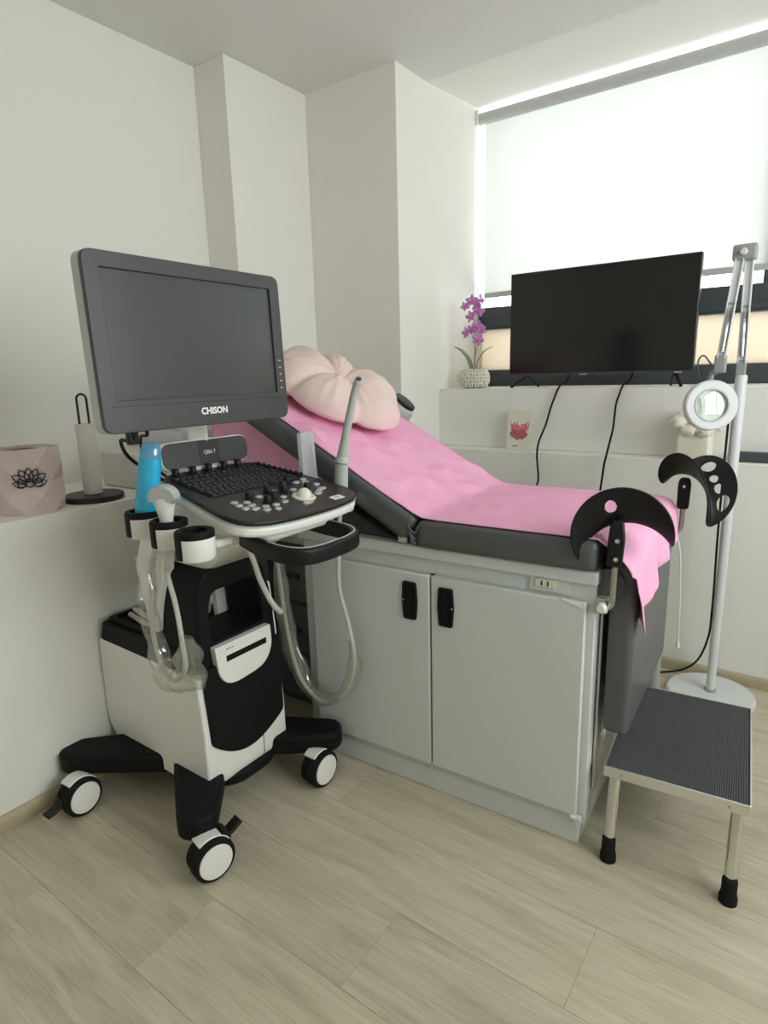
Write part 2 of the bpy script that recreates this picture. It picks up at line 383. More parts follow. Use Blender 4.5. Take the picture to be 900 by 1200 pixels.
obj('maker_mark', box(nb(), -1.0, -.965, 3.0452, 3.0462, TZ0+.004, TZ0+.008), 'silver_plastic', tv)
for x, s in ((-1.28, -1), (-.575, 1)):
    bm = nb()
    tube(bm, [(x, 3.07, TZ0+.005), (x+s*.012, 3.05, TZ0-.012), (x+s*.045, 2.975, ZS+.006)], .0075, 8)
    tube(bm, [(x, 3.07, TZ0+.005), (x-s*.010, 3.09, TZ0-.012), (x-s*.03, 3.155, ZS+.006)], .0075, 8)
    obj('foot', bm, 'black_plastic', tv)
def cable(name, pts, r, mname, label, cat, parent=None, k=6):
    o = obj(name, tube(nb(), smooth(pts, k), r, 8), mname, parent)
    if parent is None: tag(o, label, cat)
    return o
cable('power_cord', [(-1.06, 3.06, 1.33), (-1.045, 3.0, 1.29), (-1.062, 2.945, 1.268), (-1.083, 2.925, 1.20), (-1.097, 2.925, 1.159), (-1.112, 2.91, 1.084), (-1.12, 2.85, 1.01), (-1.105, 2.792, .955), (-1.099, 2.788, .904), (-1.093, 2.788, .834), (-1.108, 2.786, .78), (-1.13, 2.78, .70), (-1.12, 2.77, .35), (-1.10, 2.76, .012)], .0048, 'black_matte', 'black cord hanging from the television nearest the orchid, beside the rose card', 'cord')
cable('power_cord', [(-.75, 3.06, 1.33), (-.755, 3.0, 1.29), (-.766, 2.945, 1.270), (-.775, 2.925, 1.23), (-.787, 2.925, 1.182), (-.789, 2.91, 1.084), (-.785, 2.85, 1.02), (-.783, 2.792, .955), (-.787, 2.788, .924), (-.797, 2.788, .818), (-.81, 2.78, .70), (-.80, 2.77, .35), (-.79, 2.76, .012)], .0048, 'black_matte', 'black cord hanging from the middle of the television, right of the other cord', 'cord')

# ================================================================= ORCHID
orc = thing('potted_orchid', 'purple orchid in a round white honeycomb pot on the window sill', 'plant', (-1.575, 3.05, ZS))
ox, oy = -1.575, 3.05
prof = [(.045, 0), (.062, .008), (.078, .035), (.080, .055), (.072, .085), (.058, .103), (.054, .103), (.066, .082), (.05, .06), (.0, .06)]
bm = nb(); lathe(bm, [(r, ZS+z) for r, z in prof if r > 0], 28, T(ox, oy, 0)); pot = obj('pot', bm, 'pot_recess_shade', orc)
bm = nb()
for rw in range(5):
    z = .018+rw*.0175; r = [.0705, .0785, .0795, .0765, .0685][rw]
    for i in range(14):
        a = 2*math.pi*(i+.5*(rw % 2))/14
        m = T(ox, oy, ZS+z) @ Matrix.Rotation(a, 4, 'Z') @ T(r-.0025, 0, 0) @ Matrix.Rotation(R(90)-(z-.05)*9, 4, 'Y')
        ring_prism(bm, circ(.0122, 6), circ(.0072, 6), 0, .0075, m)
obj('honeycomb_relief', bm, 'pot_ceramic', pot)['kind'] = 'stuff'
obj('stem', tube(nb(), smooth([(ox, oy, ZS+.06), (ox+.004, oy, ZS+.16), (ox+.006, oy, ZS+.28), (ox-.004, oy, ZS+.38), (ox+.012, oy-.01, ZS+.46)]), .0035, 6), 'orchid_stem', orc)
obj('stem', tube(nb(), smooth([(ox+.004, oy, ZS+.16), (ox+.02, oy-.01, ZS+.21), (ox+.035, oy-.02, ZS+.26)]), .0025, 6), 'orchid_stem', orc)
def leaf(pts, wmax, mname, par, name):
    P = smooth(pts, 6); bm = nb(); rows = []
    for i, p in enumerate(P):
        t = i/(len(P)-1); wd = wmax*math.sin(math.pi*min(1, t*.92+.04))**.7+.001
        d = (P[min(i+1, len(P)-1)]-P[max(i-1, 0)]).normalized(); sd = d.cross(Vector((0, -.3, 1))).normalized()
        rows.append([bm.verts.new(p-sd*wd), bm.verts.new(p-Vector((0, 0, wd*.3))), bm.verts.new(p+sd*wd)])
    for A, B in zip(rows, rows[1:]):
        for i in range(2): bm.faces.new((A[i], A[i+1], B[i+1], B[i]))
    return obj(name, bm, mname, par, solid=.002)
leaf([(ox-.008, oy, ZS+.07), (ox-.025, oy-.01, ZS+.15), (ox-.065, oy-.02, ZS+.20), (ox-.105, oy-.03, ZS+.222)], .014, 'orchid_leaf', orc, 'leaf')
leaf([(ox+.008, oy, ZS+.07), (ox+.025, oy-.01, ZS+.14), (ox+.07, oy-.02, ZS+.195), (ox+.12, oy-.03, ZS+.215)], .013, 'orchid_leaf', orc, 'leaf')
def flower(x, y, z, s, tilt, yaw):
    m0 = T(x, y, z) @ Matrix.Rotation(yaw, 4, 'Z') @ Matrix.Rotation(tilt, 4, 'Y')
    bm = nb()
    for i, (a, wl, ww) in enumerate(((90, 1, .62), (18, 1.05, .8), (162, 1.05, .8), (-50, .95, .6), (-130, .95, .6))):
        m = m0 @ Matrix.Rotation(R(a), 4, 'Y') @ Matrix.Scale(-1, 4, (0, 0, 1)) if False else m0 @ Matrix.Rotation(-R(a), 4, 'Y')
        n = 7; rows = []
        for j in range(n):
            t = j/(n-1); wd = s*.5*ww*math.sin(math.pi*min(1, .06+t*.9))**.75
            yy = -.25*s*t*t
            rows.append([bm.verts.new(m @ Vector((s*wl*t, yy+s*.06*math.cos(t*3), -wd))), bm.verts.new(m @ Vector((s*wl*t, yy-s*.05, 0))), bm.verts.new(m @ Vector((s*wl*t, yy+s*.06*math.cos(t*3), wd)))])
        for A, B in zip(rows, rows[1:]):
            for q in range(2): bm.faces.new((A[q], A[q+1], B[q+1], B[q]))
    f = obj('flower', bm, 'orchid_petal', orc, solid=.0012)
    bm = nb(); lathe(bm, [(.001, 0), (.22*s, .06*s), (.26*s, .25*s), (.12*s, .5*s), (.02*s, .6*s)], 8, m0 @ T(0, -.02*s, -.18*s) @ Matrix.Rotation(R(75), 4, 'X')); obj('lip', bm, 'orchid_lip', f)
for a in ((.000, .450, .034, 0, .2), (.028, .425, .036, .4, -.3), (-.038, .425, .026, -.5, .5), (.035, .395, .032, .2, .4), (-.004, .372, .032, -.3, -.2), (.036, .318, .034, .3, .1), (.052, .300, .026, -.4, .5), (-.030, .290, .032, -.2, -.4), (-.008, .305, .026, .7, .2), (.036, .252, .034, .4, .2), (.050, .448, .018, .3, .8)):
    flower(ox+a[0], oy-.02-random.random()*.02, ZS+a[1], a[2], a[3], a[4])
obj('bud', lathe(nb(), [(.001, 0), (.007, .006), (.008, .014), (.002, .024)], 8, T(ox+.038, oy-.01, ZS+.462)), 'orchid_petal', orc)

# ================================================================= CARD, SCULPTURE, BAR on the low ledge
cdm = FR((-1.237, 2.868, ZG), (1, 0, .0), (0, -1, .12))
card = thing('greeting_card', 'small cream card with a painted pink rose standing on the window ledge', 'card', (-1.237, 2.868, ZG))
obj('card_sheet', box(nb(), -.062, .062, 0, .20, -.002, .002, cdm @ T(0, .002, 0)), 'card_paper', card)
for i, (x, y, r, d) in enumerate(((0, .10, .026, 0), (-.026, .115, .022, .6), (.028, .113, .024, -.5), (-.022, .085, .024, .3), (.022, .083, .024, -.3), (0, .078, .024, .1), (-.034, .085, .014, .9), (.036, .082, .014, -.9))):
    bm = nb(); P = [(x+r*(1+.18*math.sin(5*a+i))*math.cos(a)*(.8 if i else 1), y+r*(1+.18*math.sin(4*a+i*2))*math.sin(a)) for a in [k*2*math.pi/18 for k in range(18)]]
    prism(bm, P, .002+i*.0001, .0026+i*.0001, cdm); obj('painted_petal', bm, 'card_rose' if i < 3 else 'card_rose_dark', card)
for x, s in ((-.036, -1), (-.014, .4), (.03, 1), (.045, .6)):
    bm = nb(); prism(bm, [(x, .115), (x+.006, .115), (x+s*.014+.002, .145), (x+s*.014, .146)], .0035, .0039, cdm); obj('painted_leaf', bm, 'card_rose_dark', card)
bm = nb(); prism(bm, [(-.03, .022), (.0, .022), (.0, .026), (-.03, .026)], .002, .0025, cdm); obj('printed_line', bm, 'dark_grey', card)

sc_ = thing('flower_vase', 'cream square vase with ruffled white flowers behind the magnifier lens', 'vase', (-.44, 2.872, ZG))
obj('vase', box(nb(), -.505, -.375, 2.825, 2.925, ZG, 1.075), 'sculpt_cream', sc_, bevel=.012, seg=3)
for x, y_, z, r in ((-.505, 2.86, 1.115, .038), (-.46, 2.84, 1.085, .036), (-.40, 2.84, 1.085, .038), (-.365, 2.87, 1.105, .034), (-.44, 2.88, 1.13, .042), (-.49, 2.90, 1.14, .034), (-.385, 2.90, 1.13, .034)):
    bm = nb(); bmesh.ops.create_icosphere(bm, subdivisions=3, radius=r)
    for v in bm.verts:
        v.co *= 1+.28*noise.noise(v.co*55+Vector((x*40, 0, 0))); v.co.z *= .72
    bmesh.ops.translate(bm, vec=(x, y_, z), verts=bm.verts); obj('flower_head', bm, 'sculpt_cream', sc_, sharp=80)
tag(obj('black_bar', box(nb(), -.30, .25, 2.885, 2.925, ZG, ZG+.042), 'window_frame', bevel=.008), 'dark grey bar lying on the window ledge right of the lamp pole', 'bar')

# ================================================================= EXAM TABLE (local: x along front, y into room)
TA = R(2.7); TC = (-.4530, 1.5457, 0)
TM = Matrix.Translation(TC) @ Matrix.Rotation(TA, 4, 'Z')
tb = thing('examination_table', 'grey cabinet examination table with dark vinyl cushions and raised backrest', 'examination table', TC, TA)
def tobj(name, bm, mname, parent=None, **k): return obj(name, bm, mname, parent or tb, local=True, **k)
tobj('plinth', box(nb(), -.97, 0, 0, .60, 0, .075), 'cabinet_paint', bevel=.003)
body = tobj('cabinet_body', box(nb(), -.985, .014, .004, .615, .070, .800), 'cabinet_paint', bevel=.003)
tobj('worktop', box(nb(), -1.0, .020, -.012, .635, .797, .835), 'cabinet_paint', bevel=.006)
tobj('door_gap', box(nb(), -.479, -.462, -.0015, .006, .102, .751), 'cabinet_gap', body)
tobj('fascia_panel', box(nb(), -.165, -.055, -.002, .006, .758, .796), 'cabinet_paint', body, bevel=.001)
for x0, x1, hx in ((-.935, -.4735, -.541), (-.4675, -.006, -.416)):
    d = tobj('door', box(nb(), x0, x1, -.020, -.001, .104, .750), 'cabinet_paint', bevel=.004)
    m = Matrix.Translation((hx, -.0205, .660)) @ Matrix.Rotation(R(90), 4, 'X')
    P = roundpoly([(-.023, -.062), (.023, -.062), (.028, 0), (.024, .062), (-.024, .062), (-.028, 0)], .008, 4)
    Q = roundpoly([(-.018, -.056), (.018, -.056), (.022, 0), (.019, .056), (-.019, .056), (-.022, 0)], .006, 4)
    h = tobj('handle', ring_prism(nb(), P, Q, -.001, .006, m), 'black_plastic', d, bevel=.0015)
    tobj('handle_recess', prism(nb(), Q, -.0005, .0008, m), 'black_matte', d)
    tobj('handle_screw', lathe(nb(), [(.003, 0), (.003, .002), (.001, .003)], 8, m @ T(.022 if hx > -.5 else -.022, 0, .004)), 'chrome', d)
so = tobj('socket', box(nb(), -.150, -.092, -.006, .0, .768, .793), 'cream_plastic', body, bevel=.004)
for x in (-.130, -.113): tobj('socket_slot', box(nb(), x-.002, x+.002, -.0068, -.0058, .774, .788), 'black_matte', body)
tobj('door_catch', box(nb(), -.020, -.006, -.026, -.018, .097, .107), 'white_gloss', body, bevel=.002)
tobj('hinge_pin', box(nb(), -.010, .008, -.019, .0, .075, .100), 'cabinet_paint', body, bevel=.002)
for z in (.715,): tobj('door_lip', prism(nb(), [(-.07, .756), (-.01, .738), (-.012, .733), (-.07, .750)], -.0225, -.020, Matrix(((1, 0, 0, 0), (0, 0, 1, 0), (0, 1, 0, 0), (0, 0, 0, 1)))), 'white_gloss', body)

def rbox(bm, x0, x1, y0, y1, z0, z1, r, n=4, m=None):
    box(bm, x0, x1, y0, y1, z0, z1); bmesh.ops.bevel(bm, geom=bm.edges[:], offset=r, segments=n, profile=.6, affect='EDGES')
    if m is not None: bmesh.ops.transform(bm, matrix=m, verts=bm.verts)
    return bm
seat = tobj('seat_cushion', rbox(nb(), -.512, .018, -.032, .652, .836, .921, .026), 'grey_vinyl')
BA = R(28.8); bt = math.tan(BA)
HM = Matrix.Translation((-.508, 0, .920)) @ Matrix.Rotation(BA, 4, 'Y')   # local -x runs up the backrest
LB = 1.02
back = tobj('back_cushion', rbox(nb(), -LB, -.004, -.032, .652, -.082, 0, .026, m=HM), 'grey_vinyl')
tobj('back_board', box(nb(), -LB+.03, -.03, .0, .62, -.096, -.080, HM), 'dark_grey')
# crease folds of the vinyl at the hinge
bm = nb()
for x0, x1, z0, z1 in ((-.540, -.516, .905, .880), (-.534, -.518, .885, .862), (-.528, -.514, .866, .850), (-.500, -.512, .908, .884)):
    tube(bm, smooth([(x0, -.0285, z0), ((x0+x1)/2, -.032, (z0+z1)/2-.003), (x1, -.0285, z1)], 4), .0042, 8)
tobj('hinge_fold', bm, 'grey_vinyl')
# underside wedge frame, strut and bracket
bm = nb(); prism(bm, [(-.60, .836), (-.90, .836), (-.90, .970), (-.66, .850)], .03, .58, Matrix(((1, 0, 0, 0), (0, 0, 1, 0), (0, 1, 0, 0), (0, 0, 0, 1))))
tobj('wedge_frame', bm, 'dark_grey', bevel=.01)
tobj('hinge_bracket', box(nb(), -.595, -.56, .0, .02, .834, .872), 'brushed_steel', bevel=.004)
tobj('support_leg', box(nb(), -1.30, -1.26, .10, .14, 0, 1.20), 'dark_grey', bevel=.004)
tobj('support_leg', box(nb(), -1.30, -1.26, .60, .64, 0, 1.20), 'dark_grey', bevel=.004)
# lowered foot section
ft = tobj('foot_section', rbox(nb(), .040, .108, .028, .632, .365, .860, .022), 'grey_vinyl')
tobj('foot_roll', lathe(nb(), [(.040, 0), (.044, .02), (.044, .60), (.040, .62)], 20, Matrix.Translation((.040, .02, .800)) @ Matrix.Rotation(R(-90), 4, 'X')), 'grey_vinyl')
tobj('end_post', lathe(nb(), [(.020, .10), (.020, .80), (.020, .85)], 20, T(.078, .655, 0)), 'post_grey')
tobj('post_collar', lathe(nb(), [(.024, .845), (.025, .85), (.025, .895), (.020, .905)], 20, T(.078, .655, 0)), 'silver_plastic')
tobj('side_rail', box(nb(), .016, .026, .05, .10, .16, .74), 'brushed_steel', bevel=.003)
tobj('side_rail', box(nb(), .014, .022, .12, .16, .16, .74), 'chrome', bevel=.002)
# side bolster behind the pillow with dark oval end
bmx = FR((-.985, .70, 1.225), (0, -1, 0), (.62, .12, .70))
bo = tobj('side_bolster', lathe(nb(), [(.03, -.20), (.062, -.17), (.066, -.05), (.060, -.008), (.050, 0)], 28, bmx), 'silver_plastic')
tobj('bolster_cap', lathe(nb(), [(.046, -.002), (.052, .004), (.050, .014), (.03, .018)], 28, bmx), 'black_plastic', bo)
tobj('bolster_bracket', tube(nb(), [(-1.06, .63, 1.10), (-1.04, .69, 1.14)], .012, 10), 'white_plastic', bo)

# leg rests
def shell(m, Ro, sag, wd, span, holes):
    """knee cradle: two crescent flanges meeting at the tips, joined along a shallower inner arch"""
    bm = nb(); na, ns = 220, 96; rows = []
    tip = Vector((Ro*math.sin(span), Ro*math.cos(span))); half = tip.x; y0 = tip.y
    ri = (half*half+sag*sag)/(2*sag); yc = y0+sag-ri; amax = math.atan2(half, y0-yc)
    for i in range(na+1):
        t = -1+2*i/na; a = span*t; ai_ = amax*t
        o_ = Vector((Ro*math.sin(a), Ro*math.cos(a))); n_ = Vector((ri*math.sin(ai_), yc+ri*math.cos(ai_)))
        tp = max(0., 1-abs(t)**2.2)**.6
        row_ = []
        for j in range(ns+1):
            q = -1+2*j/ns; f = abs(q)**1.35; p = n_.lerp(o_, f); ax = wd*q*(.9+.1*abs(q))*tp
            row_.append(bm.verts.new(m @ Vector((p.x, p.y, ax))))
        rows.append(row_)
    for i in range(na):
        for j in range(ns):
            t = -1+2*(i+.5)/na; q = -1+2*(j+.5)/ns
            if any(((t-ht)/hr)**2+((q-hq)/hw)**2 < 1 for ht, hq, hr, hw in holes): continue
            bm.faces.new((rows[i][j], rows[i+1][j], rows[i+1][j+1], rows[i][j+1]))
    for v in [v for v in bm.verts if not v.link_faces]: bm.verts.remove(v)
    bmesh.ops.remove_doubles(bm, verts=bm.verts, dist=.0002)
    return bm
def leg_rest(cx, cy, cz, axis, upv, holes, label, Ro=.120, sag=.080, wd=.062, sp=112):
    z = Vector(axis).normalized(); yv = Vector(upv); yv = (yv-z*yv.dot(z)).normalized(); xv = yv.cross(z)
    m = Matrix((xv, yv, z)).transposed().to_4x4(); m.translation = (cx, cy, cz)
    s = tobj('leg_rest', shell(m, Ro, sag, wd, R(sp), holes), 'black_plastic', solid=.005, sharp=180); s['label'] = label
    return s, m
TI = TM.inverted().to_3x3()
# near rest
s1, m1 = leg_rest(.066, .010, .934, TI @ Vector((.24, -.93, .22)), (-.24, 0, 1), [(-.06, .60, .075, .17), (-.06, -.60, .13, .30)], 'black moulded leg rest nearest the camera')
# bracket plate
pl = FR((.058, -.015, .905), (1, 0, 0), TI @ Vector((.20, -.97, .12)))
tobj('bracket', prism(nb(), roundpoly([(-.020, -.045), (.020, -.045), (.022, .03), (.015, .075), (-.015, .075), (-.018, .03)], .010, 4), -.010, .010, pl), 'black_plastic', s1, bevel=.004)
for yy in (-.025, .022): tobj('screw', lathe(nb(), [(.006, .009), (.006, .012), (.003, .013)], 10, pl @ T(.004, yy, 0)), 'chrome', s1)
tobj('post', tube(nb(), smooth([(.060, -.012, .86), (.058, -.010, .775), (.054, -.008, .752), (.042, 0, .742), (.020, .03, .742)], 5), .0085, 12), 'brushed_steel', s1)
tobj('clamp', rbox(nb(), .014, .044, -.004, .05, .722, .765, .006), 'silver_plastic', s1)
tobj('clamp_knob', lathe(nb(), [(.012, 0), (.014, .004), (.014, .02), (.010, .026)], 14, FR((.034, -.004, .745), (1, 0, 0), (0, -1, 0))), 'white_plastic', s1)
# far rest
s2, m2 = leg_rest(.140, .69, .925, TI @ Vector((-.62, -.78, .12)), (.42, -.1, .86), [(.0, .45, .07, .12), (-.12, -.62, .12, .20), (.14, -.45, .08, .13), (.34, -.45, .09, .14), (.60, -.55, .13, .24)], 'black moulded leg rest on the far side of the table', Ro=.136, sag=.098, wd=.070, sp=106)
pl = FR((.128, .645, .940), (1, 0, 0), TI @ Vector((.10, -.99, .10)))
tobj('bracket', prism(nb(), roundpoly([(-.018, -.055), (.018, -.055), (.020, .03), (.014, .05), (-.014, .05), (-.020, .03)], .010, 4), -.010, .010, pl), 'black_plastic', s2, bevel=.004)
tobj('screw', lathe(nb(), [(.005, .009), (.005, .012), (.003, .013)], 10, pl @ T(.0, .02, 0)), 'chrome', s2)
tobj('post', tube(nb(), smooth([(.128, .648, .89), (.128, .65, .835), (.124, .65, .812), (.105, .65, .802), (.075, .65, .80)], 5), .0085, 12), 'brushed_steel', s2)

# ---- pink drape sheet
def zback(u): return .920+(-.508-u)*bt
sh = thing('drape_sheet', 'pink drape sheet laid over the table cushions and hanging over the foot end', 'sheet', TC, TA)
bm = nb(); rows = []
path = []
for i in range(60): u = -1.36+i*(1.36-.53)/59; path.append((u, zback(u), 'b'))
for i in range(1, 34): path.append((-.53+.545*i/33, .921, 's'))
path[60] = (path[60][0], .926, 's')
n_arc = 8
for i in range(1, n_arc+1):
    a = R(90)*i/n_arc; path.append((.015+.098*math.sin(a), .921-.03*(1-math.cos(a))*1.0, 'a'))
n_h = 26
NV = 60
def hem(v):   # lowest z of the hanging end at across-position v
    pts = [(-.03, .80), (.0, .70), (.03, .655), (.07, .690), (.14, .715), (.24, .745), (.36, .775), (.50, .79), (.62, .80), (.66, .815)]
    for (a, za), (b_, zb) in zip(pts, pts[1:]):
        if v <= b_: return za+(zb-za)*max(0, (v-a)/(b_-a))
    return pts[-1][1]
total = len(path)+n_h
for k in range(total):
    r_ = []
    for j in range(NV+1):
        t = j/NV
        if k < len(path):
            u, z, kind = path[k]
            v0 = -.016 if kind != 'a' else -.016
            v = v0+t*(.640-v0)
            edge = min(t, 1-t)*NV
            wr = .005*noise.noise((u*9, v*16, 0))+.0035*noise.noise((u*22+v*14, v*9-u*4, 3.))
            if kind == 'b': wr += .010*max(0, noise.noise((u*5+v*9, v*5-u*12, 8)))**1.3*2.2
            else: wr += .004*max(0, noise.noise((u*7+v*16, v*4-u*6, 8)))
            if -.62 < u < -.44: z = z+.004*(1-abs(u+.53)/.09)
            z2 = z+.0065+max(wr, -.003)
            if edge < 1.5: z2 = z+.004
            x = u+(.5*wr if kind == 'b' else 0)
            if kind == 'a':
                pr_ = (u-.015)/.098; x = u*(1-.12*pr_)+.004; z2 = z+.006-.055*max(0, 1-v/.30)**1.3*pr_**.8
            r_.append(bm.verts.new((x, v, z2)))
        else:
            f = (k-len(path)+1)/n_h
            v = -.016+t*.656; zt = .897-.055*max(0, 1-v/.30)**1.3; zb = hem(v)
            z = zt+(zb-zt)*f
            x = .1125+.014*f*math.sin(v*34+1)+.010*f*noise.noise((v*18, f*2, 5))+.006*f
            vv_ = v+(.03*(1-t)**3)*f
            r_.append(bm.verts.new((x, vv_, z)))
    rows.append(r_)
for A, B in zip(rows, rows[1:]):
    for j in range(NV): bm.faces.new((A[j], A[j+1], B[j+1], B[j]))
obj('sheet_cloth', bm, 'pink_cloth', sh, local=True, sharp=180, solid=.002)
bm = nb(); rows = []
for i in range(25):
    u = -1.47+i*.56/24; r_ = []
    for j in range(9):
        t = j/8; zt = zback(u)-.10; z = zt+(.84-zt)*t
        r_.append(bm.verts.new((u, .07+.01*math.sin(u*40)*t, z)))
    rows.append(r_)
for A, B in zip(rows, rows[1:]):
    for j in range(8): bm.faces.new((A[j], A[j+1], B[j+1], B[j]))
obj('hanging_fold', bm, 'pink_cloth', sh, local=True, sharp=180, solid=.002)

# ---- flower pillow
pm = TM @ Matrix.Translation((-1.075, .315, zback(-1.075)+.010)) @ Matrix.Rotation(BA, 4, 'Y') @ Matrix.Rotation(R(20), 4, 'Z')
bm = nb(); NT, NP = 120, 36; prows = []
for j in range(NP+1):
    ph = -math.pi/2+math.pi*j/NP; rw = []
    for i in range(NT):
        th = 2*math.pi*i/NT
        bd_ = [.35, 1.55, 2.45, 3.45, 4.25, 5.45, .35+2*math.pi]; tt = th if th >= .35 else th+2*math.pi
        for l0, l1 in zip(bd_, bd_[1:]):
            if l0 <= tt <= l1: fr = (tt-l0)/(l1-l0)
        lobe = max(0., math.sin(math.pi*fr))**.42
        rad = .258*(.86+.14*lobe)*(1+.05*math.sin(th*2+1))
        cr = abs(math.cos(ph))**.55; d = cr*rad; q = cr
        gro = 1-(1-lobe)*.55*min(1, .25+q)
        hgt = .112*gro*max(0., 1-q**3.2)**.5*(1-.62*math.exp(-(q/.26)**2))
        top = hgt if ph > 0 else -hgt*.40
        p = Vector((d*math.cos(th), d*math.sin(th), top))
        p.z += (.012*noise.noise((p.x*12, p.y*12, 1))+.007*noise.noise((math.cos(th)*8, math.sin(th)*8, q*1.5))*min(1, q*1.6)+.004*noise.noise((math.cos(th)*20, math.sin(th)*20, q*3)))*(1 if ph > 0 else .2)+.046
        rw.append(p)
    prows.append(rw)
vs = []
for j in range(NP+1):
    if j in (0, NP):
        c0 = sum((p for p in prows[j]), Vector())/NT; vs.append([bm.verts.new(pm @ c0)])
    else: vs.append([bm.verts.new(pm @ p) for p in prows[j]])
for j in range(NP):
    A, B = vs[j], vs[j+1]
    for i in range(NT):
        i2 = (i+1) % NT
        if len(A) == 1: bm.faces.new((A[0], B[i2], B[i]))
        elif len(B) == 1: bm.faces.new((A[i], A[i2], B[0]))
        else: bm.faces.new((A[i], A[i2], B[i2], B[i]))
tag(obj('flower_pillow', bm, 'pillow_cloth', sharp=180), 'pale pink plump flower-shaped pillow resting on the raised backrest', 'pillow')

# ---- dark storage unit by the head end
un = thing('storage_unit', 'dark grey storage unit beside the head end of the examination table', 'storage unit', (-1.67, 1.95, 0))
obj('carcass', box(nb(), -1.90, -1.46, 1.70, 2.04, 0, .70), 'unit_grey', un, bevel=.008)
obj('lid', box(nb(), -1.905, -1.455, 1.685, 2.05, .70, .735), 'grey_box', un, bevel=.006)
for z0, z1 in ((.04, .22), (.24, .44), (.46, .68)):
    d = obj('drawer', box(nb(), -1.885, -1.475, 1.682, 1.702, z0, z1), 'unit_grey', un, bevel=.006)
    obj('drawer_pull', box(nb(), -1.72, -1.64, 1.670, 1.684, (z0+z1)/2-.01, (z0+z1)/2+.01), 'dark_grey', d, bevel=.003)

# ================================================================= STEP STOOL
SA = R(5.2); st = thing('step_stool', 'low chrome step stool with ribbed black rubber tread', 'step stool', (-.2445, 1.838, 0), SA)
def sobj(name, bm, mname, parent=None, **k): return obj(name, bm, mname, parent or st, local=True, **k)
sw, sd, sz = .178, .262, .270
sobj('board', box(nb(), -sw+.004, sw-.004, -sd+.004, sd-.004, sz-.030, sz-.003), 'black_matte', bevel=.002)
sobj('tread', box(nb(), -sw+.006, sw-.006, -sd+.006, sd-.006, sz-.004, sz+.001), 'ribbed_rubber')
sobj('edge_trim', ring_prism(nb(), rrect(2*sw, 2*sd, .006, 3), rrect(2*sw-.010, 2*sd-.010, .004, 3), sz-.028, sz+.003), 'aluminium_trim', bevel=.001)
for x in (-.13, .13): sobj('trim_screw', lathe(nb(), [(.004, 0), (.004, .002)], 8, FR((x, -sd, sz-.013), (1, 0, 0), (0, -1, 0))), 'brushed_steel')
for x in (-1, 1):
    for y_ in (-1, 1):
        a = Vector((x*.150, y_*.232, sz-.03)); b_ = Vector((x*.148, y_*.286, .030))
        l = sobj('leg', tube(nb(), [a, a*.97+b_*.03, b_], .0155, 18), 'chrome')
        dr = (b_-a).normalized()
        sobj('rubber_foot', lathe(nb(), [(.0165, -.040), (.0185, -.036), (.0185, 0), (.022, .012), (.022, .030)], 18, FR(b_, (1, 0, 0), (0, 0, -1))), 'rubber', l)
    sobj('leg_bridge', tube(nb(), [(x*.150, -.225, sz-.045), (x*.150, .225, sz-.045)], .010, 10), 'chrome')

# ================================================================= MAGNIFIER LAMP
lx, ly = -.268, 2.645
lm = thing('magnifier_lamp', 'white floor-standing magnifier lamp with folded spring arm by the window', 'lamp', (lx, ly, 0))
obj('base', lathe(nb(), [(.155, 0), (.166, .004), (.168, .012), (.166, .026), (.158, .033), (.03, .036), (.001, .036)], 56, T(lx, ly, 0)), 'lamp_white', lm, sharp=30)
obj('pole_collar', lathe(nb(), [(.023, .035), (.023, .042), (.019, .046)], 20, T(lx, ly, 0)), 'lamp_joint', lm)
obj('pole', lathe(nb(), [(.0165, .036), (.0185, .70), (.0205, 1.305), (.018, 1.312)], 20, T(lx, ly, 0)), 'lamp_white', lm)
top = Vector((lx-.008, ly-.03, 1.735)); pb = Vector((lx-.004, ly, 1.335)); la = Vector((lx-.055, ly-.13, 1.372))
obj('pole_clamp', rbox(nb(), lx-.020, lx+.012, ly-.012, ly+.012, 1.300, 1.365, .005), 'lamp_joint', lm)
for a, b_, nm in ((pb+Vector((0, 0, .02)), top, 'lower_arm'), (la, top+Vector((-.026, -.012, 0)), 'upper_arm')):
    bm = nb(); d = (b_-a).normalized(); sdv = d.cross(Vector((0, 1, 0))).normalized()
    sweep(bm, [a, b_], [(-.014, -.008), (.014, -.008), (.014, .008), (-.014, .008)], up=sdv)
    for s_ in (-.012, .012): sweep(bm, [a+sdv*s_+Vector((0, -.010, 0)), b_+sdv*s_+Vector((0, -.010, 0))], [(-.0025, -.006), (.0025, -.006), (.0025, .006), (-.0025, .006)], up=sdv)
    ar = obj(nm, bm, 'lamp_white', lm, bevel=.002)
    sp = [a.lerp(b_, .06+.42*i/180)+sdv*(.006*math.cos(i*.9))+Vector((0, .006*math.sin(i*.9)-.016, 0)) for i in range(181)]
    obj('spring', tube(nb(), sp, .0016, 5), 'chrome', ar)
    obj('spring_pin', lathe(nb(), [(.004, -.016), (.004, .016)], 8, FR(a.lerp(b_, .52)+Vector((0, -.01, 0)), (0, 0, 1), sdv)), 'lamp_joint', ar)
obj('elbow_joint', rbox(nb(), top.x-.052, top.x+.024, top.y-.034, top.y+.018, top.z-.030, top.z+.024, .012), 'lamp_joint', lm)
obj('elbow_knob', lathe(nb(), [(.012, 0), (.012, .016), (.008, .02)], 12, FR((top.x-.015, top.y-.034, top.z-.004), (1, 0, 0), (0, -1, 0))), 'lamp_white', lm)
obj('head_joint', rbox(nb(), la.x-.020, la.x+.018, la.y-.014, la.y+.014, la.z-.050, la.z+.012, .007), 'lamp_joint', lm)
lc = Vector((-.345, ly-.12, 1.207)); ln = Vector((.46, -.87, .12)); lf = FR(lc, (1, 0, 0), ln)
hd = obj('lens_head', ring_prism(nb(), circ(.091, 56), circ(.055, 56), -.024, .014, lf), 'lamp_white', lm, bevel=.007, seg=3)
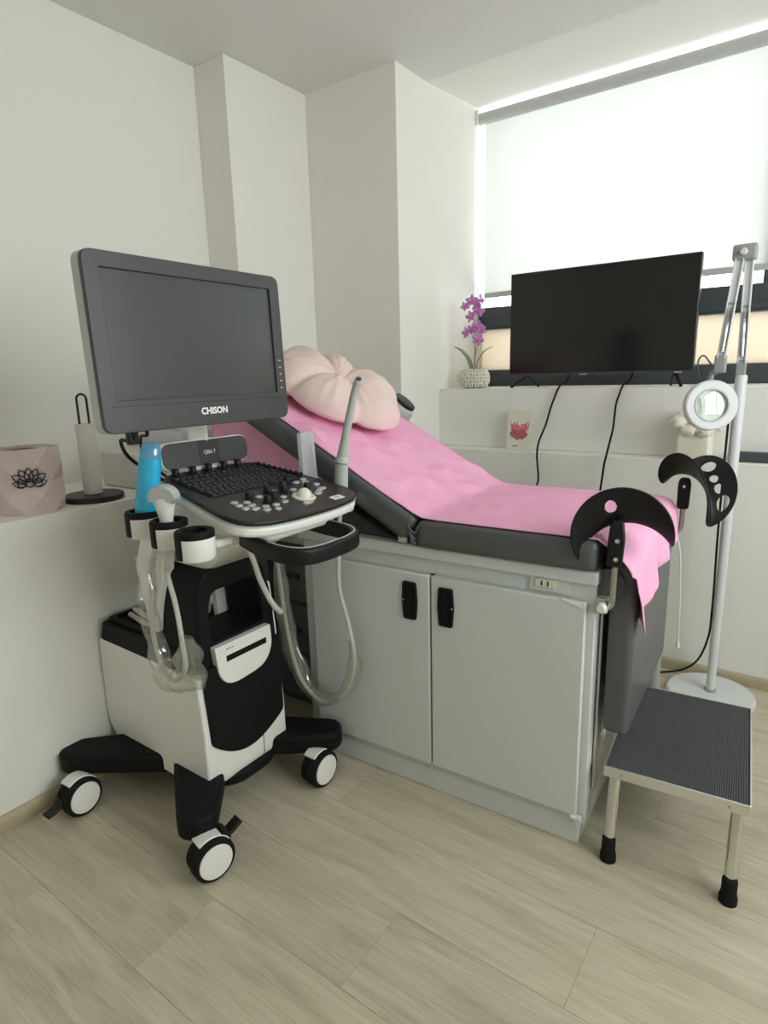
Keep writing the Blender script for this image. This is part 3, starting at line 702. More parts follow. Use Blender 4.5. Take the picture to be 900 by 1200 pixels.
obj('lens', lathe(nb(), [(.001, -.004), (.03, -.003), (.0555, 0), (.0555, .003), (.03, .007), (.001, .008)], 40, lf), 'lens_glass', hd)
obj('lens_rim', ring_prism(nb(), circ(.060, 48), circ(.0545, 48), .010, .0165, lf), 'silver_plastic', hd, bevel=.001)
obj('yoke', tube(nb(), smooth([lc+Vector((-.01, .01, .088)), lc+Vector((-.004, .012, .115)), la+Vector((-.01, 0, -.045))]), .009, 10), 'lamp_joint', lm)
obj('wire_loop', tube(nb(), smooth([la+Vector((-.03, 0, -.02)), la+Vector((-.055, -.005, .012)), la+Vector((-.072, -.005, -.005)), la+Vector((-.068, -.005, -.05)), lc+Vector((-.035, .01, .085))]), .0028, 6), 'dark_grey', lm)
obj('cord', tube(nb(), smooth([(lx-.026, ly-.018, 1.24), (lx-.026, ly-.022, 1.0), (lx-.024, ly-.024, .70), (lx-.020, ly-.02, .50), (lx-.019, ly-.02, .38), (lx-.03, ly+.05, .25), (lx-.07, ly+.14, .10), (lx-.13, ly+.172, .02), (lx-.20, ly+.13, .006), (lx-.28, ly+.06, .006)]), .0042, 8), 'black_matte', lm)
wc = thing('white_cord', 'thin white cord hanging down behind the far leg rest', 'cord', (-.40, 2.40, .25))
obj('wire', tube(nb(), smooth([(-.43, 2.27, .80), (-.405, 2.40, .745), (-.384, 2.40, .667), (-.372, 2.40, .502), (-.366, 2.40, .33)]), .0026, 8), 'white_plastic', wc)
obj('cord_weight', lathe(nb(), [(.003, 0), (.006, -.012), (.008, -.03), (.003, -.034)], 12, T(-.366, 2.40, .332)), 'white_plastic', wc)

# ================================================================= LEDGE OBJECTS (left)
# faceted basket
pbk = thing('faceted_bin', 'pink faceted bin with a black lotus print on the left ledge', 'bin', (-2.055, .905, ZL))
bm = nb(); NB = 7; Hh = .205; lv = []
for k, (z, r) in enumerate(((0, .094), (.052, .108), (.104, .101), (.155, .108), (.205, .099))):
    lv.append([bm.verts.new((-2.055+r*math.cos(2*math.pi*(i+.5*(k % 2))/NB+.3), .905+r*math.sin(2*math.pi*(i+.5*(k % 2))/NB+.3), ZL+z)) for i in range(NB)])
for k in range(4):
    A, B = lv[k], lv[k+1]
    for i in range(NB):
        i2 = (i+1) % NB
        if k % 2 == 0: bm.faces.new((A[i], A[i2], B[i])); bm.faces.new((A[i2], B[i2], B[i]))
        else: bm.faces.new((A[i], B[i2], B[i])); bm.faces.new((A[i], A[i2], B[i2]))
bm.faces.new(lv[0][::-1])
inn = [bm.verts.new((-2.055+.092*math.cos(2*math.pi*i/NB+.3), .905+.092*math.sin(2*math.pi*i/NB+.3), ZL+.203)) for i in range(NB)]
inb = [bm.verts.new((-2.055+.088*math.cos(2*math.pi*i/NB+.3), .905+.088*math.sin(2*math.pi*i/NB+.3), ZL+.165)) for i in range(NB)]
for A, B in ((lv[4], inn), (inn, inb)):
    for i in range(NB): bm.faces.new((A[i], A[(i+1) % NB], B[(i+1) % NB], B[i]))
bm.faces.new(inb)
obj('shell', bm, 'basket_pink', pbk, sharp=3)
obj('packet', box(nb(), -2.10, -2.02, .86, .94, ZL+.166, ZL+.198), 'dark_grey', pbk, bevel=.004)
obj('packet', box(nb(), -2.09, -2.03, .95, .975, ZL+.166, ZL+.201), 'grey_box', pbk, bevel=.004)
# lotus print: outlined petals on a plane in front of the facets
lot = FR((-2.055, .905, ZL+.118), (.52, .85, 0), (.88, -.475, 0)) @ T(.012, -.004, .1035)
def petal(a, ln_, wd, x0, y0):
    pts = []
    for i in range(13):
        t = i/12; s_ = 1 if i <= 6 else -1; q = t*2 if i <= 6 else 2-t*2
        pts.append((s_*wd*math.sin(math.pi*q**.8)**.8 if 0 < q < 1 else 0, ln_*q))
    c_, s2_ = math.cos(a), math.sin(a)
    return [(x0+p[0]*c_-p[1]*s2_, y0+p[0]*s2_+p[1]*c_) for p in pts]
bmf = nb(); bmo = nb()
for a, l_, w_, x0, y0 in ((0, .036, .010, 0, -.006), (.5, .036, .010, -.003, -.006), (-.5, .036, .010, .003, -.006), (1.0, .038, .010, -.006, -.008), (-1.0, .038, .010, .006, -.008), (0, .024, .010, 0, -.020), (.6, .024, .010, -.012, -.018), (-.6, .024, .010, .012, -.018), (1.25, .030, .008, -.010, -.016), (-1.25, .030, .008, .010, -.016)):
    P = petal(a, l_, w_, x0, y0)[:-1]
    tube(bmo, [lot @ Vector((p[0]*1.2, p[1]*1.2, 0)) for p in P], .0019, 6, closed=True)
obj('lotus_print', bmo, 'print_black', pbk)

# towel roll holder
hx, hy = -2.052, 1.112
th_ = thing('paper_roll_holder', 'black round-based holder with a thin white paper roll on the left ledge', 'roll holder', (hx, hy, ZL))
obj('base', lathe(nb(), [(.097, 0), (.098, .003), (.098, .017), (.094, .020), (.001, .020)], 48, T(hx, hy, ZL)), 'metal_black', th_, sharp=30)
bm = nb(); ring_prism(bm, circ(.0305, 28), circ(.018, 28), ZL+.021, ZL+.262, T(hx, hy, 0)); obj('paper_roll', bm, 'paper_roll', th_, bevel=.002)
hdv = Vector((.55, .83, 0)).normalized(); H0 = Vector((hx, hy, ZL))
lp = [H0+hdv*(-.015)+Vector((0, 0, .02)), H0+hdv*(-.015)+Vector((0, 0, .345))]+[H0+hdv*(-.015*math.cos(a))+Vector((0, 0, .345+.016*math.sin(a))) for a in [math.pi*k/8 for k in range(1, 8)]]+[H0+hdv*.015+Vector((0, 0, .345)), H0+hdv*.015+Vector((0, 0, .02))]
obj('wire_handle', tube(nb(), lp, .004, 8), 'metal_black', th_)

pr = thing('printer_box', 'pale grey boxy printer behind the ultrasound machine on the left ledge', 'printer', (-2.17, 1.52, ZL))
obj('case', rbox(nb(), -2.30, -2.06, 1.290, 1.80, ZL, ZL+.135, .012, 3), 'grey_box', pr)
obj('front_slot', box(nb(), -2.066, -2.0585, 1.34, 1.44, ZL+.085, ZL+.118), 'silver_plastic', pr, bevel=.002)
cl = thing('translucent_case', 'translucent white plastic case on top of the grey printer', 'case', (-2.19, 1.62, ZL+.135))
obj('shell', rbox(nb(), -2.28, -2.08, 1.50, 1.80, ZL+.136, ZL+.20, .02, 3), 'clear_sleeve', cl)
obj('lid_rib', box(nb(), -2.26, -2.10, 1.52, 1.535, ZL+.199, ZL+.204), 'silver_plastic', cl, bevel=.002)
tag(obj('peach_box', rbox(nb(), -2.22, -2.02, 1.83, 2.0, ZL, ZL+.24, .01, 2), 'peach'), 'small peach coloured box at the end of the left ledge under the monitor', 'box')
ch = thing('bead_pull', 'thin bead pull chain with a metal ball hanging at the left edge above the bin', 'pull chain', (-2.45, .98, 1.2))
obj('chain', tube(nb(), [(XU+.004, 1.0, 1.60), (XU+.004, 1.0, 1.245)], .0018, 6), 'silver_plastic', ch)
obj('ball', lathe(nb(), [(.001, -.012), (.010, -.007), (.012, 0), (.010, .007), (.001, .012)], 12, T(XU+.013, 1.0, 1.235)), 'chrome', ch)

# ================================================================= ULTRASOUND MACHINE (faces +X, centre line y = YM)
YM = 1.172
us = thing('ultrasound_machine', 'white and black ultrasound machine on casters with a large swivel monitor', 'ultrasound machine', (-1.62, YM, 0))
XZ = Matrix(((1, 0, 0, 0), (0, 0, 1, 0), (0, 1, 0, 0), (0, 0, 0, 1)))     # (x, z) polygon extruded along y
YZ = Matrix(((0, 0, 1, 0), (1, 0, 0, 0), (0, 1, 0, 0), (0, 0, 0, 1)))     # (y, z) polygon extruded along x
# --- base arms and casters
tips = [(-1.312, .882), (-1.275, 1.420), (-1.920, .850), (-1.930, 1.475)]
for tx, ty in tips:
    c0 = Vector((-1.60, YM+(ty-YM)*.15)); e = Vector((tx, ty)); d = (e-c0).normalized(); n = Vector((-d.y, d.x))
    P = []
    for k in range(9):
        a = -math.pi/2+math.pi*k/8; P.append(e+d*(.046*math.cos(a)-.01)+n*(.056*math.sin(a)))
    P += [c0+n*.095, c0-n*.095]
    bm = nb(); prism(bm, [(p.x, p.y) for p in P], .100, .168)
    obj('base_arm', bm, 'black_matte', us, bevel=.014, seg=3)
bm = nb(); prism(bm, roundpoly([(-1.90, 1.03), (-1.47, 1.03), (-1.385, 1.09), (-1.385, 1.26), (-1.47, 1.315), (-1.90, 1.315)], .05, 5), .088, .130); obj('base_plate', bm, 'black_matte', us, bevel=.01)
def arcp(r0, r1, a0, a1, n=12):
    return [(r1*math.cos(R(a0+(a1-a0)*k/n)), r1*math.sin(R(a0+(a1-a0)*k/n))) for k in range(n+1)]+[(r0*math.cos(R(a1+(a0-a1)*k/n)), r0*math.sin(R(a1+(a0-a1)*k/n))) for k in range(n+1)]
def caster(x, y_, yawd, lever, mate, sd=-1):
    r = .061; m = Matrix.Translation((x, y_, r)) @ Matrix.Rotation(R(yawd), 4, 'Z') @ Matrix.Rotation(R(90), 4, 'Y')   # local z = axle, outward; local -x is up
    ty_ = obj('caster', lathe(nb(), [(.030, -.024), (.055, -.024), (.061, -.018), (.061, .010), (.057, .016), (.048, .016)], 40, m), 'rubber', us)
    obj('hub_cap', lathe(nb(), [(.047, .011), (.0495, .016), (.048, .019), (.02, .0205), (.001, .0205)], 40, m), 'white_plastic', ty_)
    obj('hood', prism(nb(), arcp(.048, .064, 180-35*sd, 180+60*sd), -.052, -.002, m), 'white_plastic', ty_, bevel=.003)
    obj('hood_skirt', prism(nb(), arcp(.046, .063, 180+58*sd, 180+108*sd), -.050, -.004, m), 'black_plastic', ty_, bevel=.003)
    obj('rear_wheel', lathe(nb(), [(.030, -.050), (.052, -.050), (.058, -.046), (.058, -.030), (.054, -.026), (.03, -.026)], 36, m), 'rubber', ty_)
    obj('swivel_stem', lathe(nb(), [(.014, .060), (.014, .112)], 14, T(x+mate[0], y_+mate[1], 0)), 'black_plastic', ty_)
    if lever == 'low':
        bm = nb(); sweep(bm, [m @ Vector((-.018, sd*.056, -.026)), m @ Vector((.006, sd*.070, -.026)), m @ Vector((.012, sd*.108, -.026))], [(-.005, -.018), (.005, -.018), (.005, .018), (-.005, .018)]); obj('brake_lever', bm, 'black_plastic', ty_, bevel=.003)
    if lever == 'high':
        bm = nb(); sweep(bm, [m @ Vector((-.038, -sd*.046, -.022)), m @ Vector((-.044, -sd*.066, -.022)), m @ Vector((-.062, -sd*.096, -.022))], [(-.006, -.017), (.006, -.017), (.006, .017), (-.006, .017)]); obj('brake_lever', bm, 'black_plastic', ty_, bevel=.003)
        bm = nb(); lathe(bm, [(.018, -.05), (.018, -.004)], 16, m @ T(-.040, -sd*.042, 0)); obj('lever_boss', bm, 'black_plastic', ty_)
caster(-1.240, .872, -12, 'high', (-.05, .01))
caster(-1.250, 1.340, 0, None, (-.03, .05))
caster(-1.800, .808, 4, 'low', (-.06, .03))
caster(-1.850, 1.49, 0, None, (-.03, .0))
# --- lower body
prof = roundpoly([(-1.925, .505), (-1.935, .200), (-1.875, .122), (-1.420, .108), (-1.392, .130), (-1.392, .30), (-1.405, .490)], [.012, .05, .05, .02, .03, .02, .01], 5)
bd = obj('body_shell', prism(nb(), prof, .992, 1.322, XZ), 'white_plastic', us, bevel=.012, seg=3)
seam = obj('front_seam', box(nb(), -1.3915, -1.3900, 1.215, 1.2165, .135, .222), 'dark_grey', bd)
fp = []
fp += [(1.008, .52), (1.012, .275)]
for k in range(1, 12):
    t = k/12; fp.append((1.012+.298*t, .275-.068*math.sin(math.pi*t**.9)*1.0-.02*t))
fp += [(1.310, .255), (1.312, .52)]
obj('front_panel', prism(nb(), roundpoly(fp, .012, 2), -1.404, -1.3855, YZ), 'black_matte', us, bevel=.003)
# --- black tray top
tp = roundpoly([(-1.925, .994), (-1.48, .994), (-1.42, 1.01), (-1.42, 1.30), (-1.48, 1.320), (-1.925, 1.320)], .02, 3)
obj('tray_base', prism(nb(), tp, .496, .562, scale_top=.96), 'black_matte', us, bevel=.006)
tro = roundpoly([(-1.905, 1.020), (-1.50, 1.015), (-1.50, 1.308), (-1.905, 1.302)], .02, 3); tri = roundpoly([(-1.885, 1.04), (-1.52, 1.035), (-1.52, 1.288), (-1.885, 1.282)], .015, 3)
obj('tray_rim', ring_prism(nb(), tro, tri, .558, .574), 'black_matte', us, bevel=.004)
# --- carrying arch (loop) on the front
ao = roundpoly([(1.008, .50), (1.314, .50), (1.300, .700), (1.262, .806), (1.035, .815), (1.010, .70)], [.01, .01, .05, .05, .05, .05], 5)
ai = roundpoly([(1.056, .588), (1.262, .588), (1.256, .680), (1.240, .742), (1.070, .742), (1.056, .68)], [.008, .008, .02, .03, .03, .02], 5)
obj('carry_arch', ring_prism(nb(), ao, ai, -1.575, -1.400, YZ), 'black_matte', us, bevel=.010, seg=3)
obj('arch_liner', prism(nb(), [(1.225, .574), (1.275, .574), (1.262, .735), (1.222, .735)], -1.60, -1.578, YZ), 'white_plastic', us, bevel=.002)
obj('side_pod', prism(nb(), roundpoly([(-1.60, .50), (-1.42, .50), (-1.44, .70), (-1.58, .62)], .02, 3), 1.318, 1.336, XZ), 'white_plastic', us, bevel=.005)
# --- printer fascia
fa = roundpoly([(1.046, .578), (1.268, .578), (1.272, .505), (1.235, .450), (1.095, .440), (1.056, .48)], [.004, .006, .03, .05, .05, .03], 5)
pf = obj('printer_fascia', prism(nb(), fa, -1.402, -1.378, YZ), 'white_plastic', us, bevel=.003)
obj('printer_slot', box(nb(), -1.379, -1.3765, 1.085, 1.246, .522, .541), 'black_matte', pf, bevel=.003)
for k in range(3): obj('indicator', box(nb(), -1.379, -1.3772, 1.088+k*.010, 1.093+k*.010, .560, .5635), 'dark_grey', pf)
# --- neck between arch and console
nk = [roundpoly([(-1.58, 1.07), (-1.42, 1.07), (-1.42, 1.275), (-1.58, 1.275)], .03, 4), roundpoly([(-1.54, 1.03), (-1.25, 1.045), (-1.25, 1.31), (-1.54, 1.32)], .04, 4)]
bm = nb(); a = [bm.verts.new((p[0], p[1], .800)) for p in nk[0]]; c_ = [bm.verts.new((p[0], p[1], .905)) for p in nk[1]]; e_ = [bm.verts.new((p[0], p[1], .985)) for p in nk[1]]
for A, B in ((a, c_), (c_, e_)):
    for i in range(len(a)): bm.faces.new((A[i], A[(i+1) % len(a)], B[(i+1) % len(a)], B[i]))
bm.faces.new(a[::-1]); bm.faces.new(e_); obj('neck', bm, 'white_plastic', us, bevel=.004)
obj('neck_side', prism(nb(), roundpoly([(-1.62, .60), (-1.57, .60), (-1.52, .86), (-1.40, .93), (-1.60, .93), (-1.66, .80)], .02, 3), 1.00, 1.045, XZ), 'white_plastic', us, bevel=.006)
obj('neck_notch', prism(nb(), [(1.225, .942), (1.250, .930), (1.240, .962)], -1.252, -1.246, YZ), 'black_matte', us)

# --- console (tilted). local: x back->front, y lateral, z normal
CT = R(10.8); cf = Vector((-1.083, 1.187, .999)); cb = cf+Vector((-.435*math.cos(CT), .006, .435*math.sin(CT)))
CM = FR(cf, (math.cos(CT), 0, -math.sin(CT)), (math.sin(CT), 0, math.cos(CT)))
def outline(off=0.):
    f, b_ = .238+off, .178+off
    pts = [(.010+off, 0), (.006+off, .10), (-.010+off, .19), (-.060, f), (-.30, .5*(f+b_)-.004), (-.425-off, b_), (-.440-off, .10), (-.440-off, -.10), (-.425-off, -b_), (-.30, -.5*(f+b_)+.004), (-.060, -f), (-.010+off, -.19), (.006+off, -.10)]
    return roundpoly(pts, [.08, .05, .07, .08, .1, .05, .05, .05, .05, .1, .08, .07, .05], 4)
obj('console_tray', prism(nb(), outline(.004), -.040, -.010, CM), 'white_plastic', us, bevel=.012, seg=3)
obj('console_rim', ring_prism(nb(), outline(.0045), outline(-.002), -.012, -.0085, CM), 'silver_plastic', us)
cp = obj('console_panel', prism(nb(), outline(.002), -.010, .004, CM), 'console_black', us, bevel=.004)
obj('console_belly', prism(nb(), roundpoly([(-.03, -.15), (-.03, .15), (-.36, .15), (-.36, -.15)], .05, 4), -.075, -.038, CM), 'white_plastic', us, bevel=.012)
obj('key_bed', prism(nb(), rrect(.175, .345, .01, 3, -.305, 0), .002, .006, CM), 'black_matte', cp)
# alphanumeric keys: rows parallel to the front edge
kw, kd = .0185, .0165
kme = None
for r_ in range(7):
    for c2 in range(16):
        x = -.385+r_*.0265; y_ = -.155+c2*.0207+(.005 if r_ % 2 else 0)
        if abs(y_) > .168+.05*(x+.44): continue
        if kme is None:
            bm = nb(); prism(bm, rrect(.0205, .0165, .003, 2), 0, .0038, None, .90); 
            k0 = obj('key', bm, 'key_plastic', cp, local=True); kme = k0.data; ko = k0
        else: ko = bpy.data.objects.new('key', kme); C.objects.link(ko); ko.parent = cp
        ko.matrix_local = INV[us.name] @ CM @ T(x, y_, .0055)
# knobs
def knob(x, y_, r=.011, h=.022, z=.004):
    k_ = obj('knob', lathe(nb(), [(r*1.25, 0), (r*1.25, .003), (r, .004), (r*.95, h-.002), (r*.8, h), (.001, h)], 18, CM @ T(x, y_, z)), 'black_plastic', cp)
    return k_
for y_ in (-.135, -.075, -.018, .040, .095): knob(-.415, y_, .0105, .020)
for x, y_ in ((-.155, -.095), (-.165, -.018), (-.125, -.035), (-.178, .055), (-.130, .105), (-.150, .03), (-.205, .10), (-.105, -.075)): knob(x, y_, .0105, .020)
# slider bank at the back right edge
for k in range(9):
    m = CM @ T(-.385+k*.019, .150+k*.0045, .004)
    obj('slider', box(nb(), -.0035, .0035, -.010, .010, 0, .012, m), 'black_plastic', cp, bevel=.002)
# oval silver buttons
bme = None
for x, y_, sx, sy in ((-.150, -.150, 1, 1), (-.135, -.120, 1, 1), (-.125, -.155, 1, 1), (-.110, -.125, 1, 1), (-.100, -.155, 1, 1), (-.085, -.10, 1, 1), (-.085, -.135, 1, 1.2), (-.065, -.115, 1, 1.1), (-.080, -.068, 1, 1), (-.055, -.085, 1, .9), (-.150, -.062, 1, 1), (-.115, -.005, 1, .9), (-.085, -.030, 1, 1), (-.165, .005, 1, 1), (-.145, .065, 1, 1), (-.045, .02, 1.1, 1.7), (-.19, .125, 1, 1.1), (-.175, .150, 1, 1.1), (-.155, .130, 1, 1.1), (-.145, .165, 1, 1), (-.110, .150, 1.1, 1.4), (-.10, .125, 1, 1), (-.085, .105, 1.1, 1.2), (-.105, .085, 1, 1), (-.20, .165, 1, 1)):
    if bme is None:
        b0 = obj('button', lathe(nb(), [(.0105, 0), (.0105, .003), (.0085, .005), (.001, .0052)], 18), 'button_silver', cp, local=True); bme = b0.data; bo_ = b0
    else: bo_ = bpy.data.objects.new('button', bme); C.objects.link(bo_); bo_.parent = cp
    bo_.matrix_local = INV[us.name] @ CM @ T(x, y_, .0035) @ Matrix.Diagonal((sx*.8, sy*1.15, 1, 1))
rg = obj('trackball_ring', lathe(nb(), [(.034, 0), (.034, .004), (.030, .007), (.024, .006), (.020, .003)], 32, CM @ T(-.085, .045, .0035), cap=False), 'ball_cream', cp)
bm = nb(); bmesh.ops.create_uvsphere(bm, u_segments=24, v_segments=14, radius=.021); bmesh.ops.transform(bm, matrix=CM @ T(-.085, .045, .010), verts=bm.verts); obj('trackball', bm, 'ball_cream', rg)
obj('sticker', box(nb(), -.045, -.020, .105, .150, .0040, .0046, CM), 'print_white', cp)
obj('sticker_print', box(nb(), -.040, -.026, .116, .138, .0046, .0049, CM), 'silver_plastic', cp)
# --- front handle loop
hp = [(-1.22, 1.050, .935), (-1.14, 1.035, .925), (-1.06, 1.035, .918), (-1.012, 1.062, .914), (-1.0, 1.11, .912), (-.998, 1.16, .912), (-1.0, 1.215, .912), (-1.015, 1.265, .914), (-1.06, 1.290, .918), (-1.14, 1.285, .925), (-1.22, 1.280, .935)]
hd_ = obj('handle', sweep(nb(), smooth(hp, 6), roundpoly([(-.022, -.013), (.022, -.013), (.022, .013), (-.022, .013)], .010, 3), up=(0, 0, 1)), 'black_plastic', us)
obj('handle_inlay', sweep(nb(), [p+Vector((0, 0, .0225)) for p in smooth(hp, 6)[8:-8]], [(-.001, -.002), (.001, -.002), (.001, .002), (-.001, .002)], up=(0, 0, 1)), 'silver_plastic', hd_)
# --- probe holders on the left
cups = [(-1.208, .890, .990), (-1.345, .916, .994), (-1.490, .938, .998)]
for cx, cy, cz in cups:
    m = T(cx, cy, cz)
    h_ = obj('probe_holder', lathe(nb(), [(.043, -.066), (.047, -.060), (.047, -.006), (.045, 0), (.038, 0), (.036, -.056), (.001, -.056)], 30, m, cap=False), 'white_plastic', us)
    obj('holder_lining', ring_prism(nb(), circ(.0475, 30), circ(.032, 30), cz-.014, cz+.006, T(cx, cy, 0)), 'black_matte', h_, bevel=.004)
    bm = nb(); lathe(bm, [(.0345, -.050), (.0345, .002)], 24, m, cap=False); obj('holder_tube', bm, 'black_matte', h_)
    # black band down the slot side (towards the camera's left)
    bm = nb(); O = []; I = []
    for k in range(7):
        a = R(-155)+R(75)*k/6; O.append((.0485*math.cos(a), .0485*math.sin(a)))
    for k in range(7):
        a = R(-155)+R(75)*(6-k)/6; I.append((.043*math.cos(a), .043*math.sin(a)))
    prism(bm, O+I, -.062, .002, m); obj('slot_lining', bm, 'black_matte', h_, bevel=.002)
obj('holder_rail', box(nb(), -1.52, -1.20, .945, 1.0, .935, .955), 'white_plastic', us, bevel=.006)
for cx, cy, cz in ((-1.205, 1.440, .995), (-1.318, 1.425, 1.005)):
    h_ = obj('probe_holder', lathe(nb(), [(.036, -.060), (.040, -.055), (.040, 0), (.030, 0), (.029, -.05), (.001, -.05)], 26, T(cx, cy, cz), cap=False), 'white_plastic', us)
    obj('holder_lining', ring_prism(nb(), circ(.0402, 26), circ(.027, 26), cz-.010, cz+.003, T(cx, cy, 0)), 'black_matte', h_, bevel=.003)
obj('holder_rail', box(nb(), -1.36, -1.18, 1.37, 1.41, .945, .965), 'white_plastic', us, bevel=.006)

# --- speaker bar behind the keyboard
BM_ = FR((-1.508, 1.181, 1.134), (0, 1, 0), (1, 0, .12))
sb = obj('speaker_bar', prism(nb(), rrect(.322, .082, .034, 6), -.022, .004, BM_), 'white_plastic', us, bevel=.004)
obj('speaker_grille', prism(nb(), rrect(.315, .075, .031, 6), .003, .0055, BM_), 'bezel_plastic', sb)
obj('badge_panel', box(nb(), -.030, .045, -.0355, .0355, .0054, .0062, BM_), 'key_plastic', sb)
text('badge_text', 'QBit 7', .016, BM_ @ T(.008, .0, .0063), 'print_white', sb, ext=.0002)
obj('bar_stalk', box(nb(), -.06, .05, -.09, -.03, -.04, -.008, BM_), 'white_plastic', us, bevel=.008)
# --- monitor on arm
K = .58/.50
mc = Vector((-1.116*K, .886*K, 1.35+.068*K)); mn = Vector((math.cos(.033)*1.0, .017, math.sin(.033)))
MM = FR(mc, (-.0175, 1, 0), mn); MW, MH = .580, .390
cr_ = [.026]*4
mo = obj('monitor_back', prism(nb(), rrect(MW, MH, .026, 6), -.040, -.006, MM), 'silver_plastic', us, bevel=.006, seg=3)
so_ = [(-.2265, -.118), (.2475, -.118), (.2475, .160), (-.2265, .160)]
# bezel ring around recessed screen
ob_ = rrect(MW, MH, .026, 6); sx0, sx1, sz0, sz1 = -.252, .254, -.122, .160
ib_ = roundpoly([(sx0, sz0), (sx1, sz0), (sx1, sz1), (sx0, sz1)], .004, 6)
bz = obj('monitor_bezel', ring_prism(nb(), ob_, ib_, -.008, .004, MM), 'bezel_plastic', us, bevel=.002)
obj('screen', prism(nb(), [(sx0-.002, sz0-.002), (sx1+.002, sz0-.002), (sx1+.002, sz1+.002), (sx0-.002, sz1+.002)], -.008, -.003, MM), 'monitor_screen', us)
obj('chin_groove', box(nb(), -.27, .27, -.1365, -.1355, .0038, .0043, MM), 'black_matte', bz)
text('maker_text', 'CHISON', .023, MM @ T(.018, -.160, .0042), 'print_white', bz, ext=.0003, bold=.0007)
for k in range(5): obj('monitor_button', box(nb(), .266, .274, -.035-k*.019, -.032-k*.019, .0038, .0046, MM), 'silver_plastic', bz)
arm = obj('monitor_arm', sweep(nb(), smooth([mc+Vector((-.045, .0, -.02)), mc+Vector((-.12, .04, -.06)), (-1.50, 1.14, 1.30), (-1.535, 1.175, 1.20), (-1.54, 1.18, 1.06)], 6), rrect(.05, .06, .015, 3)), 'white_plastic', us)
obj('arm_mount', box(nb(), -.06, .06, -.06, .06, -.065, -.038, MM), 'silver_plastic', us, bevel=.008)
cable('monitor_cable', [tuple(MM @ Vector((-.205, -.17, -.03))), tuple(MM @ Vector((-.205, -.215, -.03))), (-1.46, .88, 1.20), (-1.60, .99, 1.13), (-1.57, 1.08, 1.05)], .005, 'black_matte', '', '', us)
obj('cable_plug', rbox(nb(), -.012, .012, -.225, -.19, -.04, -.02, .004, 2, MM @ T(-.205, 0, 0)), 'black_plastic', us)
cable('monitor_cable', [tuple(MM @ Vector((-.175, -.17, -.03))), tuple(MM @ Vector((-.165, -.205, -.03))), (-1.48, .95, 1.20), (-1.62, 1.05, 1.12), (-1.57, 1.10, 1.05)], .004, 'black_matte', '', '', us)
cable('console_cable', [(-1.33, 1.13, .90), (-1.30, 1.144, .848), (-1.30, 1.17, .768), (-1.30, 1.207, .689), (-1.31, 1.25, .640), (-1.36, 1.30, .62), (-1.41, 1.33, .60)], .0085, 'cable_grey', '', '', us)
# coiled bagged cable on the tray
for k, (dx, dy, dz) in enumerate(((0, 0, 0), (.015, .01, .018))):
    cable('tray_cable', [(-1.86+dx, 1.08+dy, .572+dz), (-1.70+dx, 1.06+dy, .575+dz), (-1.62, 1.17+dy, .58+dz), (-1.68+dx, 1.27-dy, .58+dz), (-1.84, 1.27-dy, .575+dz), (-1.89+dx, 1.17, .575+dz)], .009, 'cable_grey', '', '', us)

# ---- things held by the machine
# gel bottle
gb = Vector((-1.490, .938, .945)); gd = Vector((.13, .115, 1)).normalized(); gm = FR(gb, (1, 0, 0), gd)
gl = thing('gel_bottle', 'bright blue gel bottle with clear cap leaning in the rearmost left probe holder', 'bottle', tuple(gb))
obj('bottle', lathe(nb(), [(.022, 0), (.033, .012), (.035, .06), (.035, .14), (.034, .19), (.032, .205)], 24, gm @ Matrix.Diagonal((1, .8, 1, 1))), 'gel_blue', gl)
obj('cap', lathe(nb(), [(.032, .204), (.031, .215), (.028, .236), (.020, .246), (.001, .248)], 24, gm @ Matrix.Diagonal((1, .8, 1, 1))), 'gel_cap', gl)
# convex probe
pb_ = Vector((-1.352, .915, .93)); pd = Vector((.02, -.02, 1)).normalized(); pmx = FR(pb_, (.9, .5, 0), pd)
cp_ = thing('convex_probe', 'white and grey convex ultrasound probe in the middle left holder', 'probe', tuple(pb_))
bm = nb(); rows_ = []
for z, a, b_ in ((0, .012, .012), (.03, .016, .014), (.07, .018, .015), (.10, .024, .017), (.118, .031, .019), (.126, .033, .019)):
    rows_.append([bm.verts.new(pmx @ Vector((a*math.cos(2*math.pi*k/20), b_*math.sin(2*math.pi*k/20), z))) for k in range(20)])
for A, B in zip(rows_, rows_[1:]):
    for i in range(20): bm.faces.new((A[i], A[(i+1) % 20], B[(i+1) % 20], B[i]))
bm.faces.new(rows_[0][::-1]); bm.faces.new(rows_[-1]); obj('grip', bm, 'white_plastic', cp_)
bm = nb(); rows_ = []
for k in range(11):
    a = R(-100)+R(200)*k/10
    rows_.append([bm.verts.new(pmx @ Vector((.036*math.sin(a), q[0], .124+.030*math.cos(a)+q[1]))) for q in ((-.019, -.004), (-.019, .004), (-.012, .008), (.012, .008), (.019, .004), (.019, -.004))])
for A, B in zip(rows_, rows_[1:]):
    for i in range(6): bm.faces.new((A[i], A[(i+1) % 6], B[(i+1) % 6], B[i]))
bm.faces.new(rows_[0][::-1]); bm.faces.new(rows_[-1]); obj('acoustic_head', bm, 'probe_grey', cp_)
bm = nb(); prism(bm, [(.034*math.sin(R(-95)+R(190)*k/16), .122+.028*math.cos(R(-95)+R(190)*k/16)) for k in range(17)], -.018, .018, pmx @ Matrix(((1, 0, 0, 0), (0, 0, 1, 0), (0, 1, 0, 0), (0, 0, 0, 1)))); obj('head_core', bm, 'probe_grey', cp_)
cable('cable', [tuple(pb_), (-1.365, .915, .88), (-1.405, .935, .838), (-1.396, .945, .742), (-1.385, .945, .643), (-1.384, .947, .566), (-1.420, .948, .517), (-1.468, .95, .500), (-1.505, .948, .545), (-1.520, .945, .640), (-1.520, .955, .75), (-1.535, .985, .86), (-1.54, 1.04, .93)], .0072, 'cable_grey', '', '', cp_)
